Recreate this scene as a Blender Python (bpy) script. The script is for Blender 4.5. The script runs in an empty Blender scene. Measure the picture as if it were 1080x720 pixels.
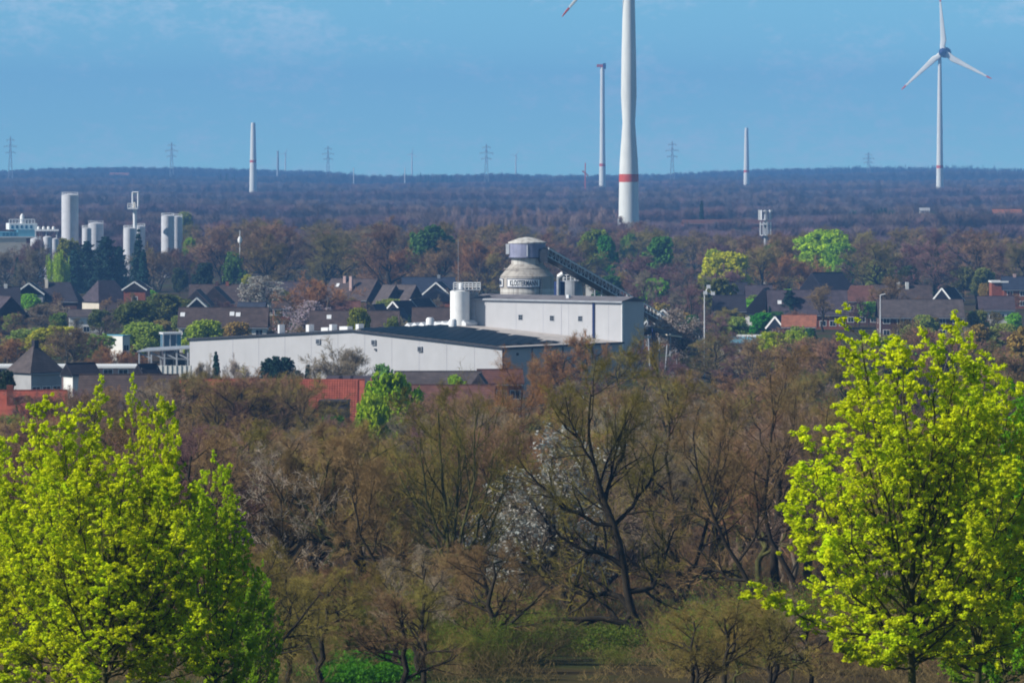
import bpy, math, random
import numpy as np
from mathutils import Vector, Matrix

SC = bpy.context.scene
COL = SC.collection
R = math.radians

# ------------------------------------------------------------------ camera
K = 1.0 / 5155.0          # radians per photo pixel (1080 wide photo)
CAMZ, HY = 40.0, 178.0    # eye height above the plain, photo row of the true horizon
cam = bpy.data.objects.new("camera", bpy.data.cameras.new("camera"))
COL.objects.link(cam)
cam.location = (0, 0, CAMZ)
cam.rotation_euler = (R(90), 0, 0)
cam.data.sensor_width = 36.0
cam.data.lens = 36.0 * 5155.0 / 1080.0
cam.data.shift_y = -(360.0 - HY) / 1080.0
cam.data.clip_start = 1.0
cam.data.clip_end = 60000.0
SC.camera = cam

# ------------------------------------------------------------------ sky, sun, exposure
SUN_AZ = math.atan2(-0.948, -0.32)   # compass angle of the sun from +Y towards +X
SUN_EL = R(34)
world = bpy.data.worlds.new("World")
SC.world = world
world.use_nodes = True
nt = world.node_tree
nt.nodes.clear()
sky = nt.nodes.new("ShaderNodeTexSky")
sky.sky_type = 'NISHITA'
sky.sun_disc = False
sky.sun_elevation = SUN_EL
sky.sun_rotation = SUN_AZ % (2 * math.pi)
sky.altitude = 100
sky.air_density = 0.3
sky.dust_density = 0.0
sky.ozone_density = 8.0
tint = nt.nodes.new("ShaderNodeMix"); tint.data_type = 'RGBA'; tint.blend_type = 'MULTIPLY'
tint.inputs[0].default_value = 1.0
tint.inputs[7].default_value = (1.12, 1.26, 0.77, 1)
# thin wisps of cloud
tc = nt.nodes.new("ShaderNodeTexCoord")
mp = nt.nodes.new("ShaderNodeMapping"); mp.inputs['Scale'].default_value = (14, 14, 30); mp.inputs['Location'].default_value = (0.3, 0.0, 2.3)
nz = nt.nodes.new("ShaderNodeTexNoise"); nz.inputs['Scale'].default_value = 1.0; nz.inputs['Detail'].default_value = 6; nz.inputs['Roughness'].default_value = 0.95
rp = nt.nodes.new("ShaderNodeMapRange"); rp.inputs['From Min'].default_value = 0.50; rp.inputs['From Max'].default_value = 0.85
rp.inputs['To Min'].default_value = 0.0; rp.inputs['To Max'].default_value = 0.95
cl = nt.nodes.new("ShaderNodeMix"); cl.data_type = 'RGBA'
cl.inputs[7].default_value = (5.4, 5.9, 6.6, 1)
bg = nt.nodes.new("ShaderNodeBackground"); bg.inputs['Strength'].default_value = 0.142
wo = nt.nodes.new("ShaderNodeOutputWorld")
L = nt.links.new
L(sky.outputs[0], tint.inputs[6]); L(tc.outputs['Generated'], mp.inputs['Vector']); L(mp.outputs[0], nz.inputs['Vector'])
L(nz.outputs[0], rp.inputs[0]); L(rp.outputs[0], cl.inputs[0]); L(tint.outputs[2], cl.inputs[6]); L(cl.outputs[2], bg.inputs[0]); L(bg.outputs[0], wo.inputs[0])

sl = bpy.data.lights.new("sun", 'SUN')
sl.energy = 5.0
sl.angle = R(0.5)
sl.color = (1.0, 0.95, 0.86)
so = bpy.data.objects.new("sun", sl)
COL.objects.link(so)
sdir = Vector((math.sin(SUN_AZ) * math.cos(SUN_EL), math.cos(SUN_AZ) * math.cos(SUN_EL), math.sin(SUN_EL)))
so.rotation_euler = sdir.to_track_quat('Z', 'Y').to_euler()
so.location = (-200, -100, 400)

SC.view_settings.view_transform = 'Standard'
SC.view_settings.look = 'None'
SC.view_settings.exposure = 0.25
SC.view_settings.gamma = 1.0
SC.cycles.max_bounces = 5
SC.cycles.diffuse_bounces = 2
SC.cycles.transmission_bounces = 3
SC.cycles.volume_bounces = 0
SC.cycles.filter_width = 1.9

rng = np.random.default_rng(11)
random.seed(5)

# ------------------------------------------------------------------ terrain
GY = [-400, 0, 60, 100, 150, 200, 276, 350, 450, 600, 800, 2300, 3500, 4500, 5500, 6500, 8000, 9000, 10500, 11500]
GZ = [37.5, 37.5, 33, 28, 22.5, 18, 12.4, 8.6, 5, 2, 0, 0, 3, 6, 8, 11, 14, 16, 18, 12]
RX = [-2000, 0, 60, 130, 220, 330, 400, 520, 620, 720, 800, 880, 1000, 1100, 3000]
RZ = [4, 6, 11, 12, 5, 2, -7, -1, -4, -1, 2, 5, 7, 5, 3]


def ground(x, y):
    x = np.asarray(x, float); y = np.asarray(y, float)
    b = np.interp(y, GY, GZ)
    px = 540 + x / (K * np.maximum(y, 300.0))
    far = np.clip((y - 6000) / 2500.0, 0, 1)
    b = b + far * np.interp(px, RX, RZ)
    near = np.clip((y - 90) / 200.0, 0, 1) * np.clip((900 - y) / 500.0, 0, 1)
    return b + near * (0.5 * np.sin(x * 0.11 + y * 0.031) + 0.4 * np.sin(x * 0.05 - y * 0.07))


def gz(x, y):
    return float(ground(x, y))


def X(px, D):
    return (px - 540.0) * K * D


def Z(py, D):
    return CAMZ - (py - HY) * K * D


# ------------------------------------------------------------------ materials
MATS = {}


def nodes_of(name):
    m = bpy.data.materials.new(name)
    m.use_nodes = True
    return m, m.node_tree, m.node_tree.nodes['Principled BSDF']


def mat(name, col, rough=0.7, noise=0.25, scale=3.0, metal=0.0, detail=4.0, bump=0.0, spec=0.3, stretch=None, use_obj=False, translucent=0.0, streak=None, courses=None):
    """Base colour broken up by noise; optional vertical streaks of dirt, tile courses, leaf translucency."""
    m, t, p = nodes_of(name)
    N = t.nodes.new; Lk = t.links.new
    co = N("ShaderNodeTexCoord")
    mpn = N("ShaderNodeMapping")
    if stretch: mpn.inputs['Scale'].default_value = stretch
    Lk(co.outputs['Object'], mpn.inputs['Vector'])
    n1 = N("ShaderNodeTexNoise"); n1.inputs['Scale'].default_value = scale; n1.inputs['Detail'].default_value = detail
    Lk(mpn.outputs[0], n1.inputs['Vector'])
    mr = N("ShaderNodeMapRange"); mr.inputs['From Min'].default_value = 0.25; mr.inputs['From Max'].default_value = 0.75
    mr.inputs['To Min'].default_value = 1 - noise; mr.inputs['To Max'].default_value = 1 + noise
    Lk(n1.outputs[0], mr.inputs[0])
    mx = N("ShaderNodeMix"); mx.data_type = 'RGBA'; mx.blend_type = 'MULTIPLY'; mx.inputs[0].default_value = 1.0
    if use_obj:
        oi = N("ShaderNodeObjectInfo"); Lk(oi.outputs['Color'], mx.inputs[6])
    else:
        mx.inputs[6].default_value = (*col, 1)
    Lk(mr.outputs[0], mx.inputs[7])
    out = mx.outputs[2]
    if translucent:      # random patches of fresher and of deeper green
        n3 = N("ShaderNodeTexNoise"); n3.inputs['Scale'].default_value = scale * 2.2; n3.inputs['Detail'].default_value = 3
        Lk(co.outputs['Object'], n3.inputs['Vector'])
        r3 = N("ShaderNodeMapRange"); r3.inputs['From Min'].default_value = 0.42; r3.inputs['From Max'].default_value = 0.62
        Lk(n3.outputs[0], r3.inputs[0])
        m4 = N("ShaderNodeMix"); m4.data_type = 'RGBA'; m4.blend_type = 'MULTIPLY'; m4.inputs[7].default_value = (0.80, 0.93, 1.0, 1)
        Lk(r3.outputs[0], m4.inputs[0]); Lk(out, m4.inputs[6]); out = m4.outputs[2]
    if streak:
        n2 = N("ShaderNodeTexNoise"); n2.inputs['Scale'].default_value = 1.0; n2.inputs['Detail'].default_value = 5
        mp2 = N("ShaderNodeMapping"); mp2.inputs['Scale'].default_value = (1.6, 1.6, 0.12)
        Lk(co.outputs['Object'], mp2.inputs['Vector']); Lk(mp2.outputs[0], n2.inputs['Vector'])
        r2 = N("ShaderNodeMapRange"); r2.inputs['From Min'].default_value = 0.45; r2.inputs['From Max'].default_value = 0.72
        r2.inputs['To Max'].default_value = streak[3]
        Lk(n2.outputs[0], r2.inputs[0])
        m2 = N("ShaderNodeMix"); m2.data_type = 'RGBA'; m2.inputs[7].default_value = (*streak[:3], 1)
        Lk(r2.outputs[0], m2.inputs[0]); Lk(out, m2.inputs[6]); out = m2.outputs[2]
    if courses:
        wv = N("ShaderNodeTexBrick")
        wv.inputs['Color1'].default_value = (1, 1, 1, 1); wv.inputs['Color2'].default_value = (0.80, 0.80, 0.80, 1); wv.inputs['Mortar'].default_value = (0.55, 0.55, 0.55, 1)
        wv.inputs['Scale'].default_value = 1.0; wv.inputs['Brick Width'].default_value = courses[0]; wv.inputs['Row Height'].default_value = courses[1]
        wv.inputs['Mortar Size'].default_value = courses[2]; wv.offset = courses[3] if len(courses) > 3 else 0.5
        sx = N("ShaderNodeSeparateXYZ"); cx = N("ShaderNodeCombineXYZ"); ad = N("ShaderNodeMath"); ad.operation = 'ADD'
        Lk(co.outputs['Object'], sx.inputs[0]); Lk(sx.outputs[0], ad.inputs[0]); Lk(sx.outputs[1], ad.inputs[1])
        Lk(ad.outputs[0], cx.inputs[0]); Lk(sx.outputs[2], cx.inputs[1]); Lk(cx.outputs[0], wv.inputs['Vector'])
        m3 = N("ShaderNodeMix"); m3.data_type = 'RGBA'; m3.blend_type = 'MULTIPLY'; m3.inputs[0].default_value = 1.0
        Lk(out, m3.inputs[6]); Lk(wv.outputs[0], m3.inputs[7]); out = m3.outputs[2]
    Lk(out, p.inputs['Base Color'])
    p.inputs['Roughness'].default_value = rough
    p.inputs['Metallic'].default_value = metal
    p.inputs['Specular IOR Level'].default_value = spec
    if bump:
        b = N("ShaderNodeBump"); b.inputs['Strength'].default_value = bump; b.inputs['Distance'].default_value = 0.05
        Lk(n1.outputs[0], b.inputs['Height']); Lk(b.outputs[0], p.inputs['Normal'])
    if translucent:
        tr = N("ShaderNodeBsdfTranslucent"); Lk(out, tr.inputs['Color'])
        ms = N("ShaderNodeMixShader"); ms.inputs[0].default_value = translucent
        Lk(p.outputs[0], ms.inputs[1]); Lk(tr.outputs[0], ms.inputs[2])
        Lk(ms.outputs[0], t.nodes['Material Output'].inputs['Surface'])
    MATS[name] = m
    return m


mat('bark', (0.028, 0.022, 0.013), 0.9, 0.55, 2.5, bump=0.4)
mat('bark_moss', (0.075, 0.075, 0.018), 0.9, 0.6, 1.8, bump=0.4)
mat('bark_pale', (0.17, 0.14, 0.10), 0.9, 0.4, 2.5)
mat('twig', (0.15, 0.1, 0.06), 0.9, 0.45, 0.35, use_obj=True, spec=0.1)
mat('leaf', (0.1, 0.3, 0.02), 0.6, 0.35, 0.5, use_obj=True, translucent=0.40, spec=0.15)
mat('needle', (0.02, 0.06, 0.04), 0.7, 0.5, 0.8, use_obj=True, spec=0.15)
mat('petal', (0.6, 0.55, 0.55), 0.7, 0.3, 0.6, use_obj=True, translucent=0.25)
mat('hall_cladding', (0.46, 0.46, 0.485), 0.55, 0.06, 0.35, streak=(0.42, 0.42, 0.43, 0.30))
mat('hall_seam', (0.40, 0.40, 0.45), 0.5, 0.1)
mat('roof_felt', (0.46, 0.42, 0.40), 0.85, 0.2, 0.6)
mat('roof_grey', (0.17, 0.16, 0.18), 0.8, 0.25, 0.6)
mat('solar', (0.006, 0.016, 0.028), 0.55, 0.3, 0.5, spec=0.12)
mat('dark_trim', (0.03, 0.035, 0.05), 0.6)
mat('white_paint', (0.80, 0.80, 0.80), 0.5, 0.06, 1.0)
mat('white_metal', (0.72, 0.73, 0.76), 0.4, 0.08, 1.0, spec=0.4)
mat('grey_metal', (0.34, 0.36, 0.40), 0.45, 0.2, 1.0, spec=0.4)
mat('steel_silo', (0.60, 0.60, 0.64), 0.38, 0.08, 0.6, spec=0.5, streak=(0.40, 0.40, 0.44, 0.35))
mat('dark_steel', (0.05, 0.06, 0.08), 0.5, 0.3, 1.0)
mat('concrete_silo', (0.40, 0.37, 0.34), 0.85, 0.16, 0.5, streak=(0.17, 0.145, 0.13, 0.8))
mat('gravel', (0.27, 0.235, 0.225), 0.95, 0.3, 1.2)
mat('concrete_pale', (0.58, 0.56, 0.53), 0.85, 0.14, 0.5, streak=(0.22, 0.19, 0.18, 0.75))
mat('cap_blue', (0.26, 0.27, 0.39), 0.6, 0.15, 0.6, streak=(0.10, 0.10, 0.2, 0.5))
mat('sign_white', (0.80, 0.80, 0.80), 0.5, 0.04)
mat('sign_letter', (0.03, 0.04, 0.07), 0.5, 0.04)
mat('tower_concrete', (0.72, 0.73, 0.71), 0.6, 0.07, 0.09, streak=(0.5, 0.52, 0.53, 0.45))
mat('signal_red', (0.55, 0.085, 0.05), 0.5, 0.08, 1.0)
mat('nacelle_blue', (0.018, 0.035, 0.13), 0.5, 0.1)
mat('pylon_steel', (0.33, 0.36, 0.40), 0.6, 0.1)
mat('crane_red', (0.5, 0.08, 0.05), 0.5, 0.1)
mat('roof_brown', (0.085, 0.060, 0.056), 0.85, 0.35, 0.8, courses=(0.9, 0.34, 0.03))
mat('roof_purple', (0.078, 0.060, 0.075), 0.85, 0.3, 0.8, courses=(0.9, 0.34, 0.03))
mat('roof_dark', (0.034, 0.031, 0.044), 0.8, 0.3, 0.8, courses=(0.9, 0.34, 0.03))
mat('roof_slate', (0.034, 0.044, 0.075), 0.7, 0.3, 0.8, courses=(0.9, 0.34, 0.03))
mat('roof_greyish', (0.100, 0.080, 0.080), 0.85, 0.3, 0.8, courses=(0.9, 0.34, 0.03))
mat('roof_redbrown', (0.15, 0.065, 0.052), 0.85, 0.3, 0.8, courses=(0.9, 0.34, 0.03))
mat('roof_red', (0.32, 0.078, 0.05), 0.8, 0.3, 1.2)
mat('roof_orange', (0.34, 0.13, 0.08), 0.8, 0.3, 1.0, courses=(0.9, 0.34, 0.03))
mat('wall_white', (0.70, 0.69, 0.67), 0.8, 0.1, 0.6)
mat('wall_cream', (0.62, 0.56, 0.47), 0.8, 0.1, 0.6)
mat('wall_grey', (0.36, 0.36, 0.37), 0.8, 0.15, 0.6)
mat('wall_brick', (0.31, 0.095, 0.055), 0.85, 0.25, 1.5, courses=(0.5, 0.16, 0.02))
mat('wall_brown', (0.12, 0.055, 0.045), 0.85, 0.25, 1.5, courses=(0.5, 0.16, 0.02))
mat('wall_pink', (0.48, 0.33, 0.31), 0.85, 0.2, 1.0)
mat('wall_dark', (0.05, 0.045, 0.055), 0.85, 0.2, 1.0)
mat('pane', (0.02, 0.03, 0.045), 0.12, 0.2, 1.0, spec=0.5)
mat('pane_blue', (0.03, 0.14, 0.24), 0.2, 0.2, 1.0, spec=0.5)
mat('blue_sheet', (0.12, 0.33, 0.45), 0.5, 0.1, 1.0)
mat('timber', (0.16, 0.13, 0.10), 0.8, 0.3, 2.0)
mat('yellow_paint', (0.5, 0.32, 0.05), 0.5, 0.1)


def terrain_material():
    m, t, p = nodes_of('ground_cover_soil')
    N = t.nodes.new; Lk = t.links.new
    co = N("ShaderNodeTexCoord")
    a = N("ShaderNodeTexNoise"); a.inputs['Scale'].default_value = 0.045; a.inputs['Detail'].default_value = 8
    b = N("ShaderNodeTexNoise"); b.inputs['Scale'].default_value = 0.9; b.inputs['Detail'].default_value = 8
    Lk(co.outputs['Object'], a.inputs['Vector']); Lk(co.outputs['Object'], b.inputs['Vector'])
    cr = N("ShaderNodeValToRGB")
    e = cr.color_ramp.elements
    e[0].position = 0.40; e[0].color = (0.055, 0.038, 0.021, 1)
    e[1].position = 0.62; e[1].color = (0.042, 0.056, 0.014, 1)
    x = e.new(0.50); x.color = (0.060, 0.045, 0.020, 1)
    Lk(a.outputs[0], cr.inputs[0])
    mr = N("ShaderNodeMapRange"); mr.inputs['To Min'].default_value = 0.5; mr.inputs['To Max'].default_value = 1.5
    Lk(b.outputs[0], mr.inputs[0])
    mx = N("ShaderNodeMix"); mx.data_type = 'RGBA'; mx.blend_type = 'MULTIPLY'; mx.inputs[0].default_value = 1
    Lk(cr.outputs[0], mx.inputs[6]); Lk(mr.outputs[0], mx.inputs[7]); Lk(mx.outputs[2], p.inputs['Base Color'])
    p.inputs['Roughness'].default_value = 1.0
    p.inputs['Specular IOR Level'].default_value = 0.05
    MATS['ground'] = m


terrain_material()


# ------------------------------------------------------------------ object helpers
def tag(o, label=None, cat=None, group=None, kind=None):
    if label: o['label'] = label
    if cat: o['category'] = cat
    if group: o['group'] = group
    if kind: o['kind'] = kind
    return o


def empty(name, loc, rz=0.0, label=None, cat=None, group=None):
    o = bpy.data.objects.new(name, None)
    o.empty_display_size = 1.0
    COL.objects.link(o)
    o.location = loc
    o.rotation_euler = (0, 0, rz)
    return tag(o, label, cat, group)


def obj(name, me, parent=None, color=None):
    o = bpy.data.objects.new(name, me)
    COL.objects.link(o)
    if parent: o.parent = parent
    if color: o.color = (*color, 1)
    return o


def np_mesh(name, parts, mats):
    """One mesh from numpy pieces [(verts (n,3), faces (k,3|4), material index, smooth)]."""
    vs, loops, starts, totals, mi, sm = [], [], [], [], [], []
    vo = lo = 0
    for V, F, m_, s_ in parts:
        if len(F) == 0: continue
        V = np.asarray(V, np.float32); F = np.asarray(F, np.int64)
        k, c = F.shape
        vs.append(V); loops.append((F + vo).ravel())
        starts.append(lo + np.arange(k) * c); totals.append(np.full(k, c))
        mi.append(np.full(k, m_)); sm.append(np.full(k, s_))
        vo += len(V); lo += k * c
    me = bpy.data.meshes.new(name)
    V = np.concatenate(vs); Lp = np.concatenate(loops)
    S = np.concatenate(starts); T = np.concatenate(totals)
    me.vertices.add(len(V)); me.vertices.foreach_set("co", V.ravel())
    me.loops.add(len(Lp)); me.loops.foreach_set("vertex_index", Lp.astype(np.int32))
    me.polygons.add(len(S)); me.polygons.foreach_set("loop_start", S.astype(np.int32)); me.polygons.foreach_set("loop_total", T.astype(np.int32))
    me.polygons.foreach_set("material_index", np.concatenate(mi).astype(np.int32))
    me.polygons.foreach_set("use_smooth", np.concatenate(sm).astype(bool))
    for n_ in mats: me.materials.append(MATS[n_])
    me.update(calc_edges=True)
    return me


class MB:
    """Collects boxes, prisms, tubes and lathes; build() links them as one mesh object."""
    def __init__(self):
        self.p = []
        self.m = None

    def add(self, V, F, mi=0, smooth=False):
        V = np.asarray(V, float)
        by = {}
        for f in F: by.setdefault(len(f), []).append(f)
        for c, fs in by.items():
            if c > 4:
                tri = []
                for f in fs:
                    for i in range(1, len(f) - 1): tri.append((f[0], f[i], f[i + 1]))
                self.p.append((V, np.array(tri), mi, smooth))
            else:
                self.p.append((V, np.array(fs), mi, smooth))
        return self

    def box(self, x0, x1, y0, y1, z0, z1, mi=0):
        V = [(x0, y0, z0), (x1, y0, z0), (x1, y1, z0), (x0, y1, z0), (x0, y0, z1), (x1, y0, z1), (x1, y1, z1), (x0, y1, z1)]
        return self.add(V, [(0, 3, 2, 1), (4, 5, 6, 7), (0, 1, 5, 4), (1, 2, 6, 5), (2, 3, 7, 6), (3, 0, 4, 7)], mi)

    def bar(self, a, b, r, s=4, mi=0, r2=None):
        P = np.array([[a, b]], float); Rr = np.array([[r, r if r2 is None else r2]], float)
        V, F = tubes(P, Rr, s)
        self.p.append((V, F, mi, False))
        a = np.asarray(a, float)
        self.add(V[:s], [tuple(range(s))], mi); self.add(V[s:2 * s], [tuple(range(s - 1, -1, -1))], mi)
        return self

    def beam(self, a, b, w, h, mi=0):
        """Rectangular beam from a to b, w wide (horizontal), h high."""
        a = Vector(a); b = Vector(b); d = (b - a).normalized()
        s = d.cross(Vector((0, 0, 1))).normalized() * (w / 2)
        u = s.cross(d).normalized() * (h / 2)
        V = [a - s - u, a + s - u, a + s + u, a - s + u, b - s - u, b + s - u, b + s + u, b - s + u]
        return self.add([tuple(v) for v in V], [(0, 1, 2, 3), (7, 6, 5, 4), (0, 4, 5, 1), (1, 5, 6, 2), (2, 6, 7, 3), (3, 7, 4, 0)], mi)

    def lathe(self, prof, s=32, mi=0, smooth=True, cx=0, cy=0, caps=True):
        an = np.arange(s) * 2 * math.pi / s
        V = []
        for r, z in prof:
            for a in an: V.append((cx + r * math.cos(a), cy + r * math.sin(a), z))
        F = []
        for i in range(len(prof) - 1):
            for j in range(s):
                k = (j + 1) % s
                F.append((i * s + j, i * s + k, (i + 1) * s + k, (i + 1) * s + j))
        self.add(V, F, mi, smooth)
        if caps:
            n = len(prof) - 1
            self.add(V, [tuple(range(s))[::-1], tuple(n * s + j for j in range(s))], mi, False)
        return self

    def prism(self, poly, x0, x1, mi=0):
        """Extrude polygon [(y,z)] along x."""
        n = len(poly)
        V = [(x0, y, z) for y, z in poly] + [(x1, y, z) for y, z in poly]
        F = [(i, i + n, (i + 1) % n + n, (i + 1) % n) for i in range(n)]
        F += [tuple(range(n)), tuple(range(2 * n - 1, n - 1, -1))]
        return self.add(V, F, mi)

    def build(self, name, mats, parent=None, color=None):
        if isinstance(mats, str): mats = [mats]
        return obj(name, np_mesh(name, self.p, mats), parent, color)


def nrm(v):
    return v / np.maximum(np.linalg.norm(v, axis=-1, keepdims=True), 1e-9)


def tubes(P, Rr, s):
    """Batch of tubes: P (m,n,3), Rr (m,n) -> verts, quads."""
    m, n, _ = P.shape
    T = np.empty_like(P)
    T[:, 1:-1] = P[:, 2:] - P[:, :-2]
    T[:, 0] = P[:, 1] - P[:, 0]; T[:, -1] = P[:, -1] - P[:, -2]
    T = nrm(T)
    mean = nrm(P[:, -1] - P[:, 0])
    ref = np.where(np.abs(mean[:, 2:3]) > 0.8, np.array([[1.0, 0.1, 0]]), np.array([[0, 0.1, 1.0]]))[:, None, :]
    A = nrm(np.cross(T, np.broadcast_to(ref, T.shape)))
    B = np.cross(T, A)
    an = np.arange(s) * 2 * math.pi / s
    V = P[:, :, None, :] + Rr[:, :, None, None] * (A[:, :, None, :] * np.cos(an)[None, None, :, None] + B[:, :, None, :] * np.sin(an)[None, None, :, None])
    base = (np.arange(m) * n * s)[:, None, None]
    i = np.arange(n - 1)[None, :, None] * s
    j = np.arange(s)[None, None, :]
    k = (j + 1) % s
    q = np.stack([base + i + j, base + i + k, base + i + s + k, base + i + s + j], -1)
    return V.reshape(-1, 3), q.reshape(-1, 4)


def spikes(P0, P1, r):
    """Thin three-sided twigs tapering to a point."""
    m = len(P0)
    d = nrm(P1 - P0)
    ref = np.where(np.abs(d[:, 2:3]) > 0.8, np.array([[1.0, 0.1, 0]]), np.array([[0, 0.1, 1.0]]))
    A = nrm(np.cross(d, ref)); B = np.cross(d, A)
    r = np.broadcast_to(np.asarray(r, float), (m,))[:, None]
    V = np.stack([P0 + A * r, P0 + (-0.5 * A + 0.87 * B) * r, P0 + (-0.5 * A - 0.87 * B) * r, P1], 1).reshape(-1, 3)
    b = (np.arange(m) * 4)[:, None]
    F = np.concatenate([b + np.array([[0, 1, 3]]), b + np.array([[1, 2, 3]]), b + np.array([[2, 0, 3]])])
    return V, F


def leaves(Cn, rad, n, size, g, flat=0.0):
    """n small rhombic leaves scattered through a ball of radius rad round each centre, facing roughly outward."""
    m = len(Cn)
    o = nrm(g.normal(size=(m, n, 3)))
    rr = np.broadcast_to(np.asarray(rad, float).reshape(-1, 1), (m, n)) * g.uniform(0.35, 1.0, (m, n))
    pos = Cn[:, None, :] + o * rr[..., None] * np.array([1, 1, 1 - flat])
    nor = nrm(o + 0.7 * g.normal(size=o.shape) + np.array([0, 0, 0.35]))
    t = nrm(np.cross(nor, g.normal(size=nor.shape))); b = np.cross(nor, t)
    sz = size * g.uniform(0.6, 1.3, (m, n, 1))
    V = np.stack([pos - t * sz, pos + b * sz * 0.6, pos + t * sz, pos - b * sz * 0.6], 2).reshape(-1, 3)
    return V, np.arange(m * n * 4).reshape(-1, 4)
# ------------------------------------------------------------------ tree growing
def path_len(P):
    return np.linalg.norm(np.diff(P, axis=1), axis=2).sum(1)


def spawn(P, Rr, per, t0, t1, a0, a1, l0, l1, n, trop, jit, rr, g, taper=0.5, tip=0.3, rmax=None, minlen=0.0):
    """Grow `per` side shoots on every path. Returns child paths, radii and parent index."""
    m, npt, _ = P.shape
    idx = np.repeat(np.arange(m), per)
    t = ((np.tile(np.arange(per), m) + g.random(m * per)) / per) * (t1 - t0) + t0
    f = np.clip(t, 0, 0.9999) * (npt - 1)
    i0 = f.astype(int); w = (f - i0)[:, None]
    base = P[idx, i0] * (1 - w) + P[idx, i0 + 1] * w
    rad = Rr[idx, i0] * (1 - w[:, 0]) + Rr[idx, i0 + 1] * w[:, 0]
    T = nrm(P[idx, i0 + 1] - P[idx, i0])
    Lp = path_len(P)[idx]
    rv = np.stack([np.cos(t * 997 + g.random(len(t)) * 6.3), np.sin(t * 997 + g.random(len(t)) * 6.3), g.normal(size=len(t)) * 0.5], 1)
    per_ = nrm(np.cross(T, rv))
    az = g.uniform(0, 2 * math.pi, len(t))[:, None]
    per_ = per_ * np.cos(az) + np.cross(T, per_) * np.sin(az)
    th = g.uniform(a0, a1, len(t))[:, None] * math.pi / 180
    d = nrm(T * np.cos(th) + per_ * np.sin(th))
    Ln = np.maximum(Lp * g.uniform(l0, l1, len(t)) * (1 - taper * (t - t0) / max(t1 - t0, 1e-6)), minlen)
    step = (Ln / (n - 1))[:, None]
    Q = np.empty((len(t), n, 3)); Q[:, 0] = base
    for k in range(1, n):
        d = nrm(d + np.array([0, 0, trop]) / (n - 1) + jit * g.normal(size=d.shape))
        Q[:, k] = Q[:, k - 1] + d * step
    r0 = rad * rr
    if rmax: r0 = np.minimum(r0, rmax)
    RR = r0[:, None] * np.linspace(1, tip, n)[None, :]
    return Q, RR, idx


def wobble_path(pts, n, jit, g):
    """Resample a polyline of control points to n points with a little jitter."""
    pts = np.asarray(pts, float)
    s = np.concatenate([[0], np.cumsum(np.linalg.norm(np.diff(pts, axis=0), axis=1))])
    u = np.linspace(0, s[-1], n)
    Q = np.stack([np.interp(u, s, pts[:, i]) for i in range(3)], 1)
    Q[1:-1] += g.normal(size=(n - 2, 3)) * jit
    return Q[None]


class Kind:
    """A growable tree: list of (part name, mesh, colour role)."""
    def __init__(self, h): self.h = h; self.parts = []


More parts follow.
